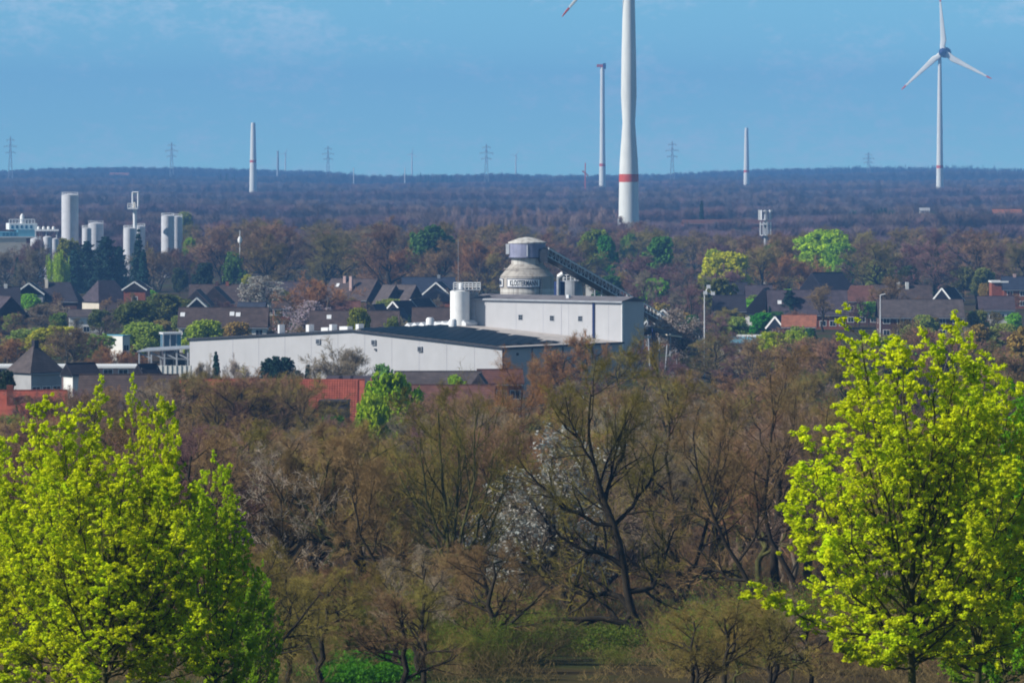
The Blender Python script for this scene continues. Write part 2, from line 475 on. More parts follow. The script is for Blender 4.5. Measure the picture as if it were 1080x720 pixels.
def bare_tree(seed, H, limbs=8, per=(8, 8, 7), twiglets=2, crown_base=0.25, ang=(35, 65), trop=0.35, limb_len=(0.45, 0.7), trunk_frac=0.72,
              r0=None, tw=0.007, bark='bark', lean=0.04, split_limbs=True, jit=0.16, skeleton=None, sides=(7, 5, 3), taper=0.6, tlen=(0.5, 1.0), trunk_r=None, blossom=0, buds=0):
    g = np.random.default_rng(seed)
    k = Kind(H)
    if skeleton is None:
        ax = g.uniform(-1, 1, 2) * lean * H
        TP = wobble_path([(0, 0, -0.6), (ax[0] * .25, ax[1] * .25, H * .25), (ax[0], ax[1], H * trunk_frac)], 9, 0.012 * H, g)
        rb = (r0 or 0.016 * H + 0.05)
        TR = (rb * np.linspace(1.15, 0.28, 9) ** 1.0)[None]
        LP, LR, _ = spawn(TP, TR, limbs, crown_base / trunk_frac, 1.0, ang[0], ang[1], limb_len[0], limb_len[1], 7, trop, jit, 0.72, g, taper=taper, tip=0.25)
    else:
        TP, TR, LP, LR = skeleton
    V, F = tubes(TP[:1], TR[:1], sides[0]); tp = [(V, F, 0, True)]
    for i in range(1, len(TP)):
        V, F = tubes(TP[i:i + 1], TR[i:i + 1], sides[0]); tp.append((V, F, 0, True))
    BP, BR, bi = spawn(LP, LR, per[0], 0.15, 1.0, 25, 60, 0.30, 0.62, 6, trop * 0.8, jit, 0.62, g, taper=0.45)
    SP, SR, si = spawn(BP, BR, per[1], 0.12, 1.0, 25, 60, 0.30, 0.62, 4, trop * 0.5, jit, 0.6, g, taper=0.4)
    SR = np.maximum(SR, tw * 0.9)
    limb_parts = []
    if split_limbs:
        for i in range(len(LP)):
            V, F = tubes(LP[i:i + 1], LR[i:i + 1], sides[1]); q = [(V, F, 0, True)]
            w = bi == i
            V, F = tubes(BP[w], BR[w], 4); q.append((V, F, 0, True))
            limb_parts.append(np_mesh('limb', q, [bark]))
    else:
        V, F = tubes(LP, LR, sides[1]); tp.append((V, F, 0, True))
        V, F = tubes(BP, BR, 3); tp.append((V, F, 0, True))
    k.parts.append(('trunk', np_mesh('trunk', tp, [bark]), None))
    for q in limb_parts: k.parts.append(('limb', q, None))
    V, F = tubes(SP, SR, sides[2]); cr = [(V, F, 0, False)]
    W, WR, _ = spawn(SP, SR, per[2], 0.1, 1.0, 20, 60, 0.35, 0.75, 3, 0.1, 0.12, 0.7, g, taper=0.3, minlen=tlen[0] * 0.6)
    V, F = spikes(W[:, 0], W[:, 1], tw); cr.append((V, F, 0, False))
    V, F = spikes(W[:, 1], W[:, 2], tw * 0.8); cr.append((V, F, 0, False))
    tips = W[:, 2]
    if twiglets:
        Y, YR, _ = spawn(W, WR, twiglets, 0.15, 0.95, 25, 65, 0.4, 0.9, 2, 0.1, 0.1, 0.7, g, minlen=tlen[0] * 0.4)
        V, F = spikes(Y[:, 0], Y[:, 1], tw * 0.75); cr.append((V, F, 0, False))
        tips = np.concatenate([tips, Y[:, 1]])
    k.tips = tips
    k.parts.append(('crown', np_mesh('crown', cr, ['twig']), 'crown'))
    if blossom:
        c = tips[g.random(len(tips)) < blossom]
        V, F = leaves(c, 0.12, 3, 0.075, g)
        k.parts.append(('blossom', np_mesh('blossom', [(V, F, 0, False)], ['petal']), 'blossom'))
    if buds:
        c = tips[g.random(len(tips)) < buds]
        V, F = leaves(c, 0.10, 2, 0.05, g)
        k.parts.append(('young_leaves', np_mesh('young_leaves', [(V, F, 0, False)], ['leaf']), 'leaf'))
    k.top = float(np.percentile(tips[:, 2], 99.5))
    return k


def leafy_tree(seed, H, W, clumps=820, per=16, size=0.25, base=0.2, lobes=7, density_low=1.0, bark='bark'):
    """Broad crown: limbs reaching into several lobes, leaf clumps thick at the outside, gaps between the lobes."""
    g = np.random.default_rng(seed)
    k = Kind(H)
    TP = wobble_path([(0, 0, -0.5), (0.02 * H, 0, H * .3), (0, 0.02 * H, H * .8)], 7, 0.01 * H, g)
    TR = ((0.014 * H + .04) * np.linspace(1.1, .25, 7))[None]
    ctr = []
    for i in range(lobes):
        a = i * 2.4 + g.uniform(-.4, .4)
        zz = H * (base + (1 - base) * (0.28 + 0.62 * (i + .5) / lobes))
        rr = W * .5 * 0.62 * math.sqrt(max(0.05, 1 - ((zz / H - (base + .32 * (1 - base))) / (0.85 * (1 - base))) ** 2)) * g.uniform(.6, 1.05)
        ctr.append((rr * math.cos(a), rr * math.sin(a), zz))
    ctr.append((0, 0, H * .84)); ctr.append((g.uniform(-.1, .1) * W, g.uniform(-.1, .1) * W, H * .6))
    ctr = np.array(ctr)
    br = []
    for c in ctr:
        z0 = max(H * base * .8, c[2] - H * .3)
        br.append(wobble_path([(0, 0, z0), c * np.array([.5, .5, 0]) + np.array([0, 0, (z0 + c[2]) / 2]), c], 5, 0.015 * H, g)[0])
    LP = np.array(br); LR = np.full((len(br), 1), 0.006 * H + .02) * np.linspace(1, .3, 5)[None]
    BP, BR, _ = spawn(LP, LR, 6, .3, 1, 30, 70, .4, .8, 4, .2, .15, .6, g)
    V1, F1 = tubes(TP, TR, 6); V2, F2 = tubes(LP, LR, 4); V3, F3 = tubes(BP, BR, 3)
    k.parts.append(('trunk', np_mesh('trunk', [(V1, F1, 0, True), (V2, F2, 0, True), (V3, F3, 0, True)], [bark]), None))
    rad = W * .5 * g.uniform(.42, .60, len(ctr))
    n = clumps
    wi = g.integers(0, len(ctr), n)
    o = nrm(g.normal(size=(n, 3))) * (g.uniform(.15, 1, n) ** .45)[:, None]
    cn = ctr[wi] + o * rad[wi][:, None] * np.array([1, 1, .85])
    cn[:, 2] = np.clip(cn[:, 2], H * base, H)
    V, F = leaves(cn, g.uniform(.6, 1.5, n) * W * .05, per, size, g)
    k.parts.append(('crown', np_mesh('crown', [(V, F, 0, False)], ['leaf']), 'leaf'))
    k.top = H
    return k


def conifer(seed, H, W, whorls=22, per=9, droop=-.25, narrow=1.0, base=.06, size=.24):
    g = np.random.default_rng(seed)
    k = Kind(H)
    TP = wobble_path([(0, 0, -.5), (0, 0, H * .5), (0, 0, H)], 6, .006 * H, g)
    TR = ((.012 * H + .03) * np.linspace(1.1, .05, 6))[None]
    V, F = tubes(TP, TR, 6); q = [(V, F, 0, True)]
    P = []
    for i in range(whorls):
        t = (i + g.uniform(-.3, .3)) / whorls
        z = H * (base + (1 - base) * t)
        Ln = W * .5 * (1 - t) ** narrow * g.uniform(.8, 1.15) + .12
        for j in range(per):
            a = g.uniform(0, 6.283)
            l2 = Ln * g.uniform(.65, 1.1)
            d = np.array([math.cos(a), math.sin(a), 0])
            P.append([np.array([0, 0, z]), np.array([0, 0, z]) + d * l2 * .5 + np.array([0, 0, droop * .3 * l2]), np.array([0, 0, z]) + d * l2 + np.array([0, 0, droop * l2])])
    P = np.array(P); RR = np.full((len(P), 1), .02) * np.linspace(1.2, .4, 3)[None]
    V, F = tubes(P, RR, 3); q.append((V, F, 0, False))
    k.parts.append(('trunk', np_mesh('trunk', q, ['bark']), None))
    ln = path_len(P)
    cs, rs = [], []
    for f in (.35, .55, .75, .95):
        i = 0 if f < .5 else 1; w = (f - .5 * i) * 2
        cs.append(P[:, i] * (1 - w) + P[:, i + 1] * w + g.normal(size=(len(P), 3)) * .07 * ln[:, None]); rs.append(ln * .22 + .18)
    V, F = leaves(np.concatenate(cs), np.concatenate(rs), 15, size, g, flat=.3)
    k.parts.append(('crown', np_mesh('crown', [(V, F, 0, False)], ['needle']), 'leaf'))
    k.top = H
    return k


def willow(seed, H, W):
    g = np.random.default_rng(seed)
    k = Kind(H)
    TP = wobble_path([(0, 0, -.5), (0, 0, H * .35), (.03 * H, 0, H * .6)], 5, .01 * H, g)
    TR = (.03 * H * np.linspace(1, .4, 5))[None]
    LP, LR, _ = spawn(TP, TR, 12, .5, 1, 25, 60, .6, .95, 6, .1, .12, .6, g, taper=.2)
    BP, BR, _ = spawn(LP, LR, 9, .3, 1, 30, 70, .3, .5, 5, -.6, .1, .5, g)
    V1, F1 = tubes(TP, TR, 6); V2, F2 = tubes(LP, LR, 4); V3, F3 = tubes(BP, BR, 3)
    k.parts.append(('trunk', np_mesh('trunk', [(V1, F1, 0, True), (V2, F2, 0, True), (V3, F3, 0, True)], ['bark']), None))
    src = BP.reshape(-1, 3)
    src = src[g.random(len(src)) < .9]
    dr = g.uniform(.15, .5, len(src)) * H
    st = []
    for f in np.linspace(0, 1, 10):
        st.append(src + np.stack([.05 * g.normal(size=len(src)), .05 * g.normal(size=len(src)), -f * dr], 1))
    c = np.concatenate(st); c = c[c[:, 2] > .06 * H]
    V, F = leaves(c, .22, 4, .17, g)
    k.parts.append(('crown', np_mesh('crown', [(V, F, 0, False)], ['leaf']), 'leaf'))
    k.top = H
    return k


def spring_maple(seed, H, spread, limbs=15, fork=2.9, side=16, per2=3, lean=(0, 0), tuft_r=0.098, nleaf=22, leaf=0.050, base_len=1.0, low=0.0):
    """Fastigiate maple in flower: ascending limbs from a low fork, upright side shoots, round tufts at every shoot tip and joint."""
    g = np.random.default_rng(seed)
    k = Kind(H)
    TP = wobble_path([(0, 0, -1.5), (0, 0, fork * .5), (lean[0] * .3, lean[1] * .3, fork), (lean[0], lean[1], H * .62)], 10, .03, g)
    TR = (np.linspace(.135, .03, 10))[None]
    k.parts.append(('trunk', np_mesh('trunk', [(*tubes(TP, TR, 9), 0, True)], ['bark_moss']), None))
    LPs = []
    nlow = int(limbs * .62)
    for i in range(limbs + nlow):
        a = i * 2.399 + g.uniform(-.3, .3)
        tr = TP[0]
        if i < limbs:
            u = (i + .5) / limbs
            z0 = fork * .85 + (H * .34) * u * g.uniform(.7, 1.1)
            out = spread * (1.0 - .66 * u) * g.uniform(.70, 1.0)
            ztop = H * (.70 + .30 * u ** .8) * g.uniform(.90, 1.0) - (1 - u) * H * .10
            f1, f2 = .45, .80
        else:                       # lower limbs leaving flatter, filling the skirt of the crown
            u = (i - limbs + .5) / nlow
            z0 = fork * (.75 + .7 * u)
            out = spread * g.uniform(.80, 1.05) * (.86 + .2 * u)
            ztop = H * (.22 + .38 * u) * g.uniform(.9, 1.1)
            f1, f2 = .5, .84
        bx = np.interp(z0, tr[:, 2], tr[:, 0]); by = np.interp(z0, tr[:, 2], tr[:, 1])
        ca, sa = math.cos(a), math.sin(a)
        LPs.append(wobble_path([(bx, by, z0), (bx + ca * out * f1, by + sa * out * f1, z0 + (ztop - z0) * .28), (bx + ca * out * f2, by + sa * out * f2, z0 + (ztop - z0) * .62), (bx + ca * out, by + sa * out, ztop)], 10, .05, g)[0])
    LP = np.array(LPs)
    LR = g.uniform(.034, .055, (len(LP), 1)) * np.linspace(1, .16, 10)[None]
    BP, BR, bi = spawn(LP, LR, side, .10, .97, 25, 52, .16, .34, 6, .55, .07, .6, g, taper=.5, tip=.3, minlen=.35)
    for i in range(len(LP)):
        w = bi == i
        k.parts.append(('limb', np_mesh('limb', [(*tubes(LP[i:i + 1], LR[i:i + 1], 5), 0, True), (*tubes(BP[w], BR[w], 3), 0, True)], ['bark_moss']), None))
    SP, SR, _ = spawn(BP, BR, per2 + 2, .15, .95, 28, 60, .22, .55, 4, .35, .06, .7, g, taper=.3, minlen=.18)
    SP2, SR2, _ = spawn(LP, LR, 5, .75, .98, 30, 55, .05, .09, 4, .3, .05, .5, g, minlen=.2)
    V, F = tubes(np.concatenate([SP, SP2]), np.maximum(np.concatenate([SR, SR2]), .006), 3)
    c = [SP[:, -1], SP2[:, -1], BP[:, -1], LP[:, -1]]
    pick = lambda A, q: A[g.random(len(A)) < q]
    c += [pick(SP[:, 2], .16), pick(SP[:, 1], .05), pick(BP[:, 3], .35), pick(BP[:, 4], .4), pick(LP[:, 8], .8)]
    c = np.concatenate(c)
    c = c + g.normal(size=c.shape) * .02
    rad = tuft_r * g.uniform(.6, 1.35, len(c))
    V2, F2 = leaves(c, rad, nleaf, leaf, g, flat=.15)
    k.parts.append(('crown', np_mesh('crown', [(V, F, 0, False), (V2, F2, 1, False)], ['bark_moss', 'leaf']), 'leaf'))
    k.top = H
    return k


def plant(kind, name, x, y, label, cat='tree', group=None, h=None, wf=1.0, rot=None, colors=None, sink=0.15, z=None):
    """Set one individual of a kind: an Empty at its foot and its own copies of trunk, limbs and crown."""
    s = (h / kind.top) if h else 1.0
    r = empty(name, (x, y, (gz(x, y) if z is None else z) - sink), random.uniform(0, 6.283) if rot is None else rot, label, cat, group)
    r.scale = (s * wf, s * wf, s)
    for nm, me, role in kind.parts:
        c = (colors or {}).get(role) if role else None
        obj(nm, me, r, c)
    return r
# ------------------------------------------------------------------ ground sheet
def build_ground():
    ys = np.concatenate([np.arange(-300, 700, 12.0), np.arange(700, 2400, 60.0), np.arange(2400, 11501, 260.0)])
    us = np.concatenate([-np.geomspace(2600, 170, 14), np.linspace(-150, 150, 27), np.geomspace(170, 2600, 14)])
    gx, gy = np.meshgrid(us, ys)
    V = np.stack([gx, gy, ground(gx, gy)], -1).reshape(-1, 3)
    n, m = len(ys), len(us)
    i = (np.arange(n - 1)[:, None] * m + np.arange(m - 1)[None, :]).ravel()
    F = np.stack([i, i + 1, i + m + 1, i + m], -1)
    tag(obj('ground', np_mesh('ground', [(V, F, 0, True)], ['ground'])), 'soil and spring grass between trees and houses', kind='structure')


build_ground()


# ------------------------------------------------------------------ concrete works
AX = math.atan2(-0.61, 0.79)
HC = (X(530, 850), 850.0)
UX = Vector((math.cos(AX), math.sin(AX))); UY = Vector((-math.sin(AX), math.cos(AX)))


def hall_x(px, Y):
    """Local X on the hall plane of depth Y that shows at photo column px, and the distance there."""
    o = Vector(HC) + UY * Y
    s = (px - 540) * K
    t = (s * o.y - o.x) / (UX.x - s * UX.y)
    return t, o.y + UX.y * t


EAVE, RIDGE = 8.75, 11.1
LW = -hall_x(200, 0)[0]     # length of the gable front


def roof_z(x):
    return RIDGE - (x + 34) * (RIDGE - EAVE) / 34 if x > -34 else RIDGE + (x + 34) * (RIDGE - EAVE) / (LW - 34)



hall = empty('factory_hall', (HC[0], HC[1], 0), AX, 'long pale low hall with shallow gable end and dark solar panels on its roof', 'factory hall')
b = MB(); b.add([(-LW, 0, -1), (0, 0, -1), (0, 0, EAVE), (-34, 0, RIDGE), (-LW, 0, EAVE), (-LW, .25, -1), (0, .25, -1), (0, .25, EAVE), (-34, .25, RIDGE), (-LW, .25, EAVE)],
                [(0, 1, 2, 3, 4), (9, 8, 7, 6, 5), (4, 3, 8, 9), (3, 2, 7, 8), (2, 1, 6, 7), (5, 0, 4, 9)])
b.build('gable_wall', 'hall_cladding', hall)
MB().box(-.25, 0, .25, 35, -1, EAVE - .02).build('side_wall', 'hall_cladding', hall)
MB().box(-LW, -LW + .25, .25, 35, -1, EAVE - .02).build('side_wall', 'hall_cladding', hall)
b = MB(); sl_ = (RIDGE - EAVE) / 34
for sgn in (0, 1):
    xs = (0.35, -34) if sgn == 0 else (-LW - .35, -34)
    zz = (EAVE - .35 * sl_ + .05, RIDGE + .05)
    V = [(xs[0], -.3, zz[0]), (xs[0], 35, zz[0]), (xs[1], 35, zz[1]), (xs[1], -.3, zz[1])]
    V += [(v[0], v[1], v[2] + .18) for v in V]
    F = [(0, 1, 2, 3), (7, 6, 5, 4), (0, 4, 5, 1), (1, 5, 6, 2), (3, 2, 6, 7), (0, 3, 7, 4)]
    b.add(V, F if sgn == 0 else [q[::-1] for q in F])
b.build('roof', 'roof_felt', hall)
b = MB()
for x0, z0, x1, z1 in ((-LW - .4, EAVE + .1, -34, RIDGE + .13), (-34, RIDGE + .13, .4, EAVE + .1)):
    b.beam((x0, -.36, z0), (x1, -.36, z1), .1, .34)
b.build('verge_trim', 'dark_trim', hall)
b = MB(); b.box(.36, .55, -.3, 35, EAVE - .15, EAVE + .22); b.build('gutter', 'dark_trim', hall)
for yy in (8.3, 17.2, 26.0): MB().box(.003, .06, yy, yy + .35, -1, EAVE - .2).build('downpipe', 'dark_trim', hall)
MB().box(0.003, .05, 3.9, 4.6, 7.4, 7.9).build('vent', 'dark_steel', hall)
b = MB(); b.box(.003, .12, -.12, .25, -1, EAVE); b.build('corner_trim', 'dark_trim', hall)
# square louvred vents high on the gable
for px, py, s in ((336, 360, .95), (394.5, 361, .95), (443.3, 368, .95), (396.3, 368.3, .35)):
    xx, D = hall_x(px, 0); zc = Z(py, D); s = s / 2
    v = MB().box(xx - s, xx + s, -.28, 0, zc - s, zc + s).build('vent', 'grey_metal', hall)
    MB().box(xx - s * .75, xx + s * .75, -.32, -.283, zc - s * .75, zc + s * .75).build('louvre', 'dark_steel', v)
# faint joints between the cladding sheets
for xx in np.arange(-62, 0, 6.2):
    top = roof_z(xx) - .25
    MB().box(xx - .03, xx + .03, -.025, 0.0, -1, top).build('cladding_joint', 'hall_seam', hall)
# solar panels in tilted tables, ragged towards the back
pm = MB().box(-.92, .92, -.78, .78, 0, .06); pme = np_mesh('solar_panel', pm.p, ['solar'])
tilt = math.atan(sl_)
gp_ = np.random.default_rng(3)
for ix in range(16):
    back = 26.5 - ix * .55 - (3.4 if ix % 5 == 4 else 0) + (1.7 if ix % 3 == 0 else 0)
    for iy in range(15):
        y0 = 1.2 + iy * 1.72
        if y0 > back: break
        xx = -32.3 + ix * 1.98
        p_ = obj('solar_panel', pme, hall)
        p_.location = (xx, y0, RIDGE - (xx + 34) * sl_ + .42 + (.12 if iy % 2 else 0))
        p_.rotation_euler = (R(5), tilt, 0)
# rooflights near the back of the ridge, vent stacks and ducts
for i in range(9):
    px = 436 + i * 7.0
    xx, D = hall_x(px, 33.0 - i * .1)
    zr = roof_z(xx) + .2
    MB().add([(xx - .65, 31.2, zr + .5), (xx + .65, 31.2, zr + .5), (xx + .65, 34.6, zr + .5), (xx - .65, 34.6, zr + .5), (xx, 31.2, zr + 1.0), (xx, 34.6, zr + 1.0),
              (xx - .65, 31.2, zr), (xx + .65, 31.2, zr), (xx + .65, 34.6, zr), (xx - .65, 34.6, zr)],
             [(0, 4, 5, 3), (1, 2, 5, 4), (0, 1, 4), (3, 5, 2), (6, 7, 1, 0), (7, 8, 2, 1), (8, 9, 3, 2), (9, 6, 0, 3)]).build('rooflight', 'white_metal', hall)
for px in (453.5, 477.5):
    xx, D = hall_x(px, 24)
    zr = roof_z(xx)
    MB().lathe([(.75, zr), (.75, zr + 1.6), (.5, zr + 1.9)], 14, cx=xx, cy=24).build('vent_stack', 'white_metal', hall)
for px, w_, h_ in ((295.7, .4, 1.3), (326, .7, 1.0), (344, 1.6, .3), (350.5, .6, .8), (364, 1.9, .3), (378.5, .7, .6)):
    xx, D = hall_x(px, 14)
    zr = roof_z(xx) + .1
    MB().box(xx - w_ / 2, xx + w_ / 2, 13.5, 15, zr, zr + h_ + .6).build('roof_unit', 'white_metal', hall)
xx, D = hall_x(486, 33)
MB().box(xx - 2.2, xx + 2.2, 28.0, 28.4, roof_z(xx) + .3, roof_z(xx) + .85).build('duct', 'white_metal', hall)

# tall upper hall standing at the back of the low roof
T0, T1 = 16.05, 16.75
up = empty('batching_hall', (HC[0] + UY.x * 35, HC[1] + UY.y * 35, 0), AX, 'tall pale windowed hall standing behind the low roof, below the round concrete silo', 'factory hall')
MB().box(-34, 0, .0, .25, -1, T0).build('front_wall', 'hall_cladding', up)
b = MB(); b.add([(0, .25, -1), (0, 6.7, -1), (0, 6.7, T0), (0, 3.4, T1 - .1), (0, .25, T0), (-.25, .25, -1), (-.25, 6.7, -1), (-.25, 6.7, T0), (-.25, 3.4, T1 - .1), (-.25, .25, T0)],
                [(0, 1, 2, 3, 4), (9, 8, 7, 6, 5), (1, 6, 7, 2), (0, 4, 9, 5), (4, 3, 8, 9), (3, 2, 7, 8)]); b.build('end_wall', 'hall_cladding', up)
b = MB(); b.box(-34, -33.75, .25, 6.7, -1, T0); b.box(-33.75, -.25, 6.45, 6.7, -1, T0); b.build('back_wall', 'hall_cladding', up)
b = MB(); b.prism([(-.35, T0 + .0), (3.4, T1), (7.05, T0), (7.05, T0 + .2), (3.4, T1 + .22), (-.35, T0 + .2)], -34.3, .3); b.build('roof', 'roof_grey', up)
b = MB(); b.box(-34.35, .35, -.5, -.36, T0 - .12, T0 + .16); b.build('gutter', 'grey_metal', up)
for px, py in ((549, 334.5), (582.2, 335.5), (612, 336)):
    xx, D = hall_x(px, 35); zc = Z(py, D)
    w = MB().box(xx - .5, xx + .5, -.06, 0, zc - .5, zc + .5).build('window', 'grey_metal', up)
    for sx in (-.22, .22):
        for sz in (-.22, .22): MB().box(xx + sx - .19, xx + sx + .19, -.085, -.062, zc + sz - .19, zc + sz + .19).build('pane', 'pane', w)
for px in (626.0, 626.7):
    xx, D = hall_x(px, 35)
    MB().box(xx - .13, xx + .13, -.22, 0, 6, T0 - .1).build('downpipe', 'nacelle_blue', up)
xx, D = hall_x(592, 35); MB().box(xx - .05, xx + .05, -.03, 0, 6, T0 - .1).build('cladding_joint', 'hall_seam', up)
for xx in (-31, -24, -17.8, -12, -3): MB().box(xx - .025, xx + .025, -.02, 0, 6, T0 - .15).build('cladding_joint', 'hall_seam', up)
MB().box(-34.14, -34.0, -.14, .3, 6, T0).build('corner_trim', 'dark_trim', up)
MB().box(0.0, .12, -.14, .3, -1, T0 - .1).build('corner_trim', 'white_paint', up)
MB().box(-13.5, -12.9, 1.2, 1.8, T0 + .3, T0 + 1.1).build('roof_vent', 'white_metal', up)

# round concrete silo
SD = 905.0; kS = K * SD
silo = empty('concrete_silo', (X(556, SD), SD, 0), 0, 'round bottle shaped concrete silo with blue cap and white lettered sign', 'silo')
zs = lambda py: Z(py, SD)
rB = 28.3 * kS; rN = 16.7 * kS; rC = 19.4 * kS
MB().lathe([(rB, -1), (rB, zs(303.5))], 48).build('lower_ring', 'concrete_pale', silo)
MB().lathe([(rB + .02, zs(303.5)), (rB + .02, zs(291.5))], 48).build('body', 'concrete_silo', silo)
MB().lathe([(rB + .02, zs(291.2)), (rN + .15, zs(278.6))], 48).build('cone', 'concrete_silo', silo)
MB().lathe([(rN, zs(279)), (rN, zs(271))], 40).build('neck', 'concrete_pale', silo)
cap = MB().lathe([(rC, zs(271.3)), (rC, zs(256.5))], 40).build('cap', 'cap_blue', silo)
MB().lathe([(rC + .12, zs(256.5)), (rC + .12, zs(255.2)), (rC * .45, zs(251.2)), (.3, zs(250))], 40, smooth=False).build('cap_roof', 'concrete_pale', cap)
MB().lathe([(rC + .1, zs(272.2)), (rC + .1, zs(271.3))], 40).build('cap_rim', 'dark_trim', cap)
for a in (-92,): MB().box(-.1, .1, -rC - .12, -rC + .05, zs(270), zs(258)).build('ladder', 'white_metal', cap)
MB().box(-rC - .55, -rC + .1, -1.2, -.2, zs(268), zs(257.2)).build('platform_cage', 'white_metal', cap)
for py in (283.5, 304, 308.7): MB().lathe([(rB + (.05 if py > 290 else -.62), zs(py)), (rB + (.05 if py > 290 else -.60), zs(py) + .12)], 48, caps=False).build('hoop', 'concrete_silo', silo)
b = MB()
for s in (-.25, .25): b.bar((rB * math.cos(-1.05) + s * .8, rB * math.sin(-1.05) - .25, 8), (rB * math.cos(-1.05) + s * .8, rB * math.sin(-1.05) - .25, zs(291)), .05)
for q in range(22): b.bar((rB * math.cos(-1.05) - .2, rB * math.sin(-1.05) - .25, 9 + q * .5), (rB * math.cos(-1.05) + .2, rB * math.sin(-1.05) - .25, 9 + q * .5), .03)
b.build('ladder', 'dark_steel', silo)


def arc_panel(r, a0, a1, z0, z1, n=24, th=.1):
    V, F = [], []
    for i in range(n + 1):
        a = a0 + (a1 - a0) * i / n
        for rr, z in ((r, z0), (r, z1), (r + th, z1), (r + th, z0)): V.append((rr * math.cos(a), rr * math.sin(a), z))
    for i in range(n):
        o = i * 4
        for j in range(4): F.append((o + j, o + 4 + j, o + 4 + (j + 1) % 4, o + (j + 1) % 4))
    F += [(0, 1, 2, 3), (n * 4 + 3, n * 4 + 2, n * 4 + 1, n * 4)]
    return MB().add(V, F)


def bent_text(word, r, ac, height, zc, width):
    fc = bpy.data.curves.new('lettering', 'FONT'); fc.body = word; fc.size = 1.0; fc.extrude = 0.02; fc.offset = 0.028; fc.align_x = 'CENTER'; fc.space_character = 1.08
    to = bpy.data.objects.new('lettering_source', fc); COL.objects.link(to)
    dg = bpy.context.evaluated_depsgraph_get(); dg.update()
    me = bpy.data.meshes.new_from_object(to.evaluated_get(dg))
    bpy.data.objects.remove(to); bpy.data.curves.remove(fc)
    n = len(me.vertices); co = np.empty(n * 3); me.vertices.foreach_get("co", co); co = co.reshape(-1, 3)
    lo, hi = co.min(0), co.max(0)
    x = (co[:, 0] - (lo[0] + hi[0]) / 2) / (hi[0] - lo[0]) * width
    z = (co[:, 1] - lo[1]) / (hi[1] - lo[1]) * height + zc - height / 2
    a = ac + x / r
    rr = r + .015 + (co[:, 2] > 0) * .02
    me.vertices.foreach_set("co", np.stack([rr * np.cos(a), rr * np.sin(a), z], 1).ravel())
    me.materials.clear(); me.materials.append(MATS['sign_letter']); me.update()
    return me


for da in (0.0, -88.0):
    sg = arc_panel(rB + .05, R(-90 - 46 + da), R(-90 + 27 + da), zs(302.3), zs(293.3)).build('sign', 'sign_white', silo)
    fr = MB()
    for (z0, z1) in ((zs(302.3), zs(302.3) + .10), (zs(293.3) - .10, zs(293.3))):
        fr.p += arc_panel(rB + .155, R(-90 - 46 + da), R(-90 + 27 + da), z0, z1, th=.04).p
    for a in (-46, 27): fr.p += arc_panel(rB + .158, R(-90 + a - .5 + da), R(-90 + a + .5 + da), zs(302.3), zs(293.3), n=2, th=.04).p
    fr.build('sign_frame', 'nacelle_blue', sg)
    obj('lettering', bent_text('KLOSTERMANN', rB + .15, R(-90 - 8.2 + da), 6.0 * kS, zs(297.9), rB * R(62)), sg)

# inclined conveyor from the silo cap down behind the hall
ca = Vector((X(573, 903), 903, Z(266.5, 903))); cb = Vector((X(739, 985), 985, Z(361, 985)))
conv = empty('conveyor', (cb.x, cb.y, 0), 0, 'long inclined conveyor gallery running down from the silo cap behind the tall hall', 'conveyor')
o_ = Vector((cb.x, cb.y, 0)); pa, pb = ca - o_, cb - o_
dr = (pb - pa).normalized(); sd = dr.cross(Vector((0, 0, 1))).normalized(); upv = sd.cross(dr)
for s in (-1.0, 1.0):
    for u, nm in ((-.75, 'lower_chord'), (.75, 'upper_chord')):
        MB().beam(pa + sd * s + upv * u, pb + sd * s + upv * u, .16, .2).build(nm, 'white_metal', conv)
    b = MB(); n = 46
    for i in range(n):
        p0 = pa + (pb - pa) * (i / n); p1 = pa + (pb - pa) * ((i + 1) / n)
        b.bar(p0 + sd * s + upv * (-.75), p0 + sd * s + upv * .75, .06)
        b.bar(p0 + sd * s + upv * (-.75 if i % 2 else .75), p1 + sd * s + upv * (.75 if i % 2 else -.75), .05)
    b.build('lattice', 'white_metal', conv)
MB().beam(pa + upv * -.1, pb + upv * -.1, 1.5, .5).build('belt', 'roof_greyish', conv)
MB().beam(pa + upv * .95, pa + (pb - pa) * .45 + upv * .95, 2.1, .16).build('cover', 'wall_grey', conv)
MB().beam(pa + upv * -.9 + sd * .3, pb + upv * -.9 + sd * .3, 1.8, .12).build('walkway', 'dark_steel', conv)
MB().box(pa.x - .8, pa.x + .8, pa.y - .8, pa.y + .8, pa.z - 1.7, pa.z + .7).build('head_house', 'dark_steel', conv)
for t in (.33, .62, .80, .92):
    p = pa + (pb - pa) * t
    tr = MB()
    for s in (-1.3, 1.3): tr.bar((p.x + s * sd.x, p.y + s * sd.y, -.5), (p.x + s * .5 * sd.x, p.y + s * .5 * sd.y, p.z - .8), .14)
    for q in (.3, .6): tr.bar((p.x - 1.2 * sd.x * (1 - q * .5), p.y - 1.2 * sd.y, p.z * q), (p.x + 1.2 * sd.x * (1 - q * .5), p.y + 1.2 * sd.y, p.z * (q + .2)), .08)
    tr.build('trestle', 'grey_metal', conv)

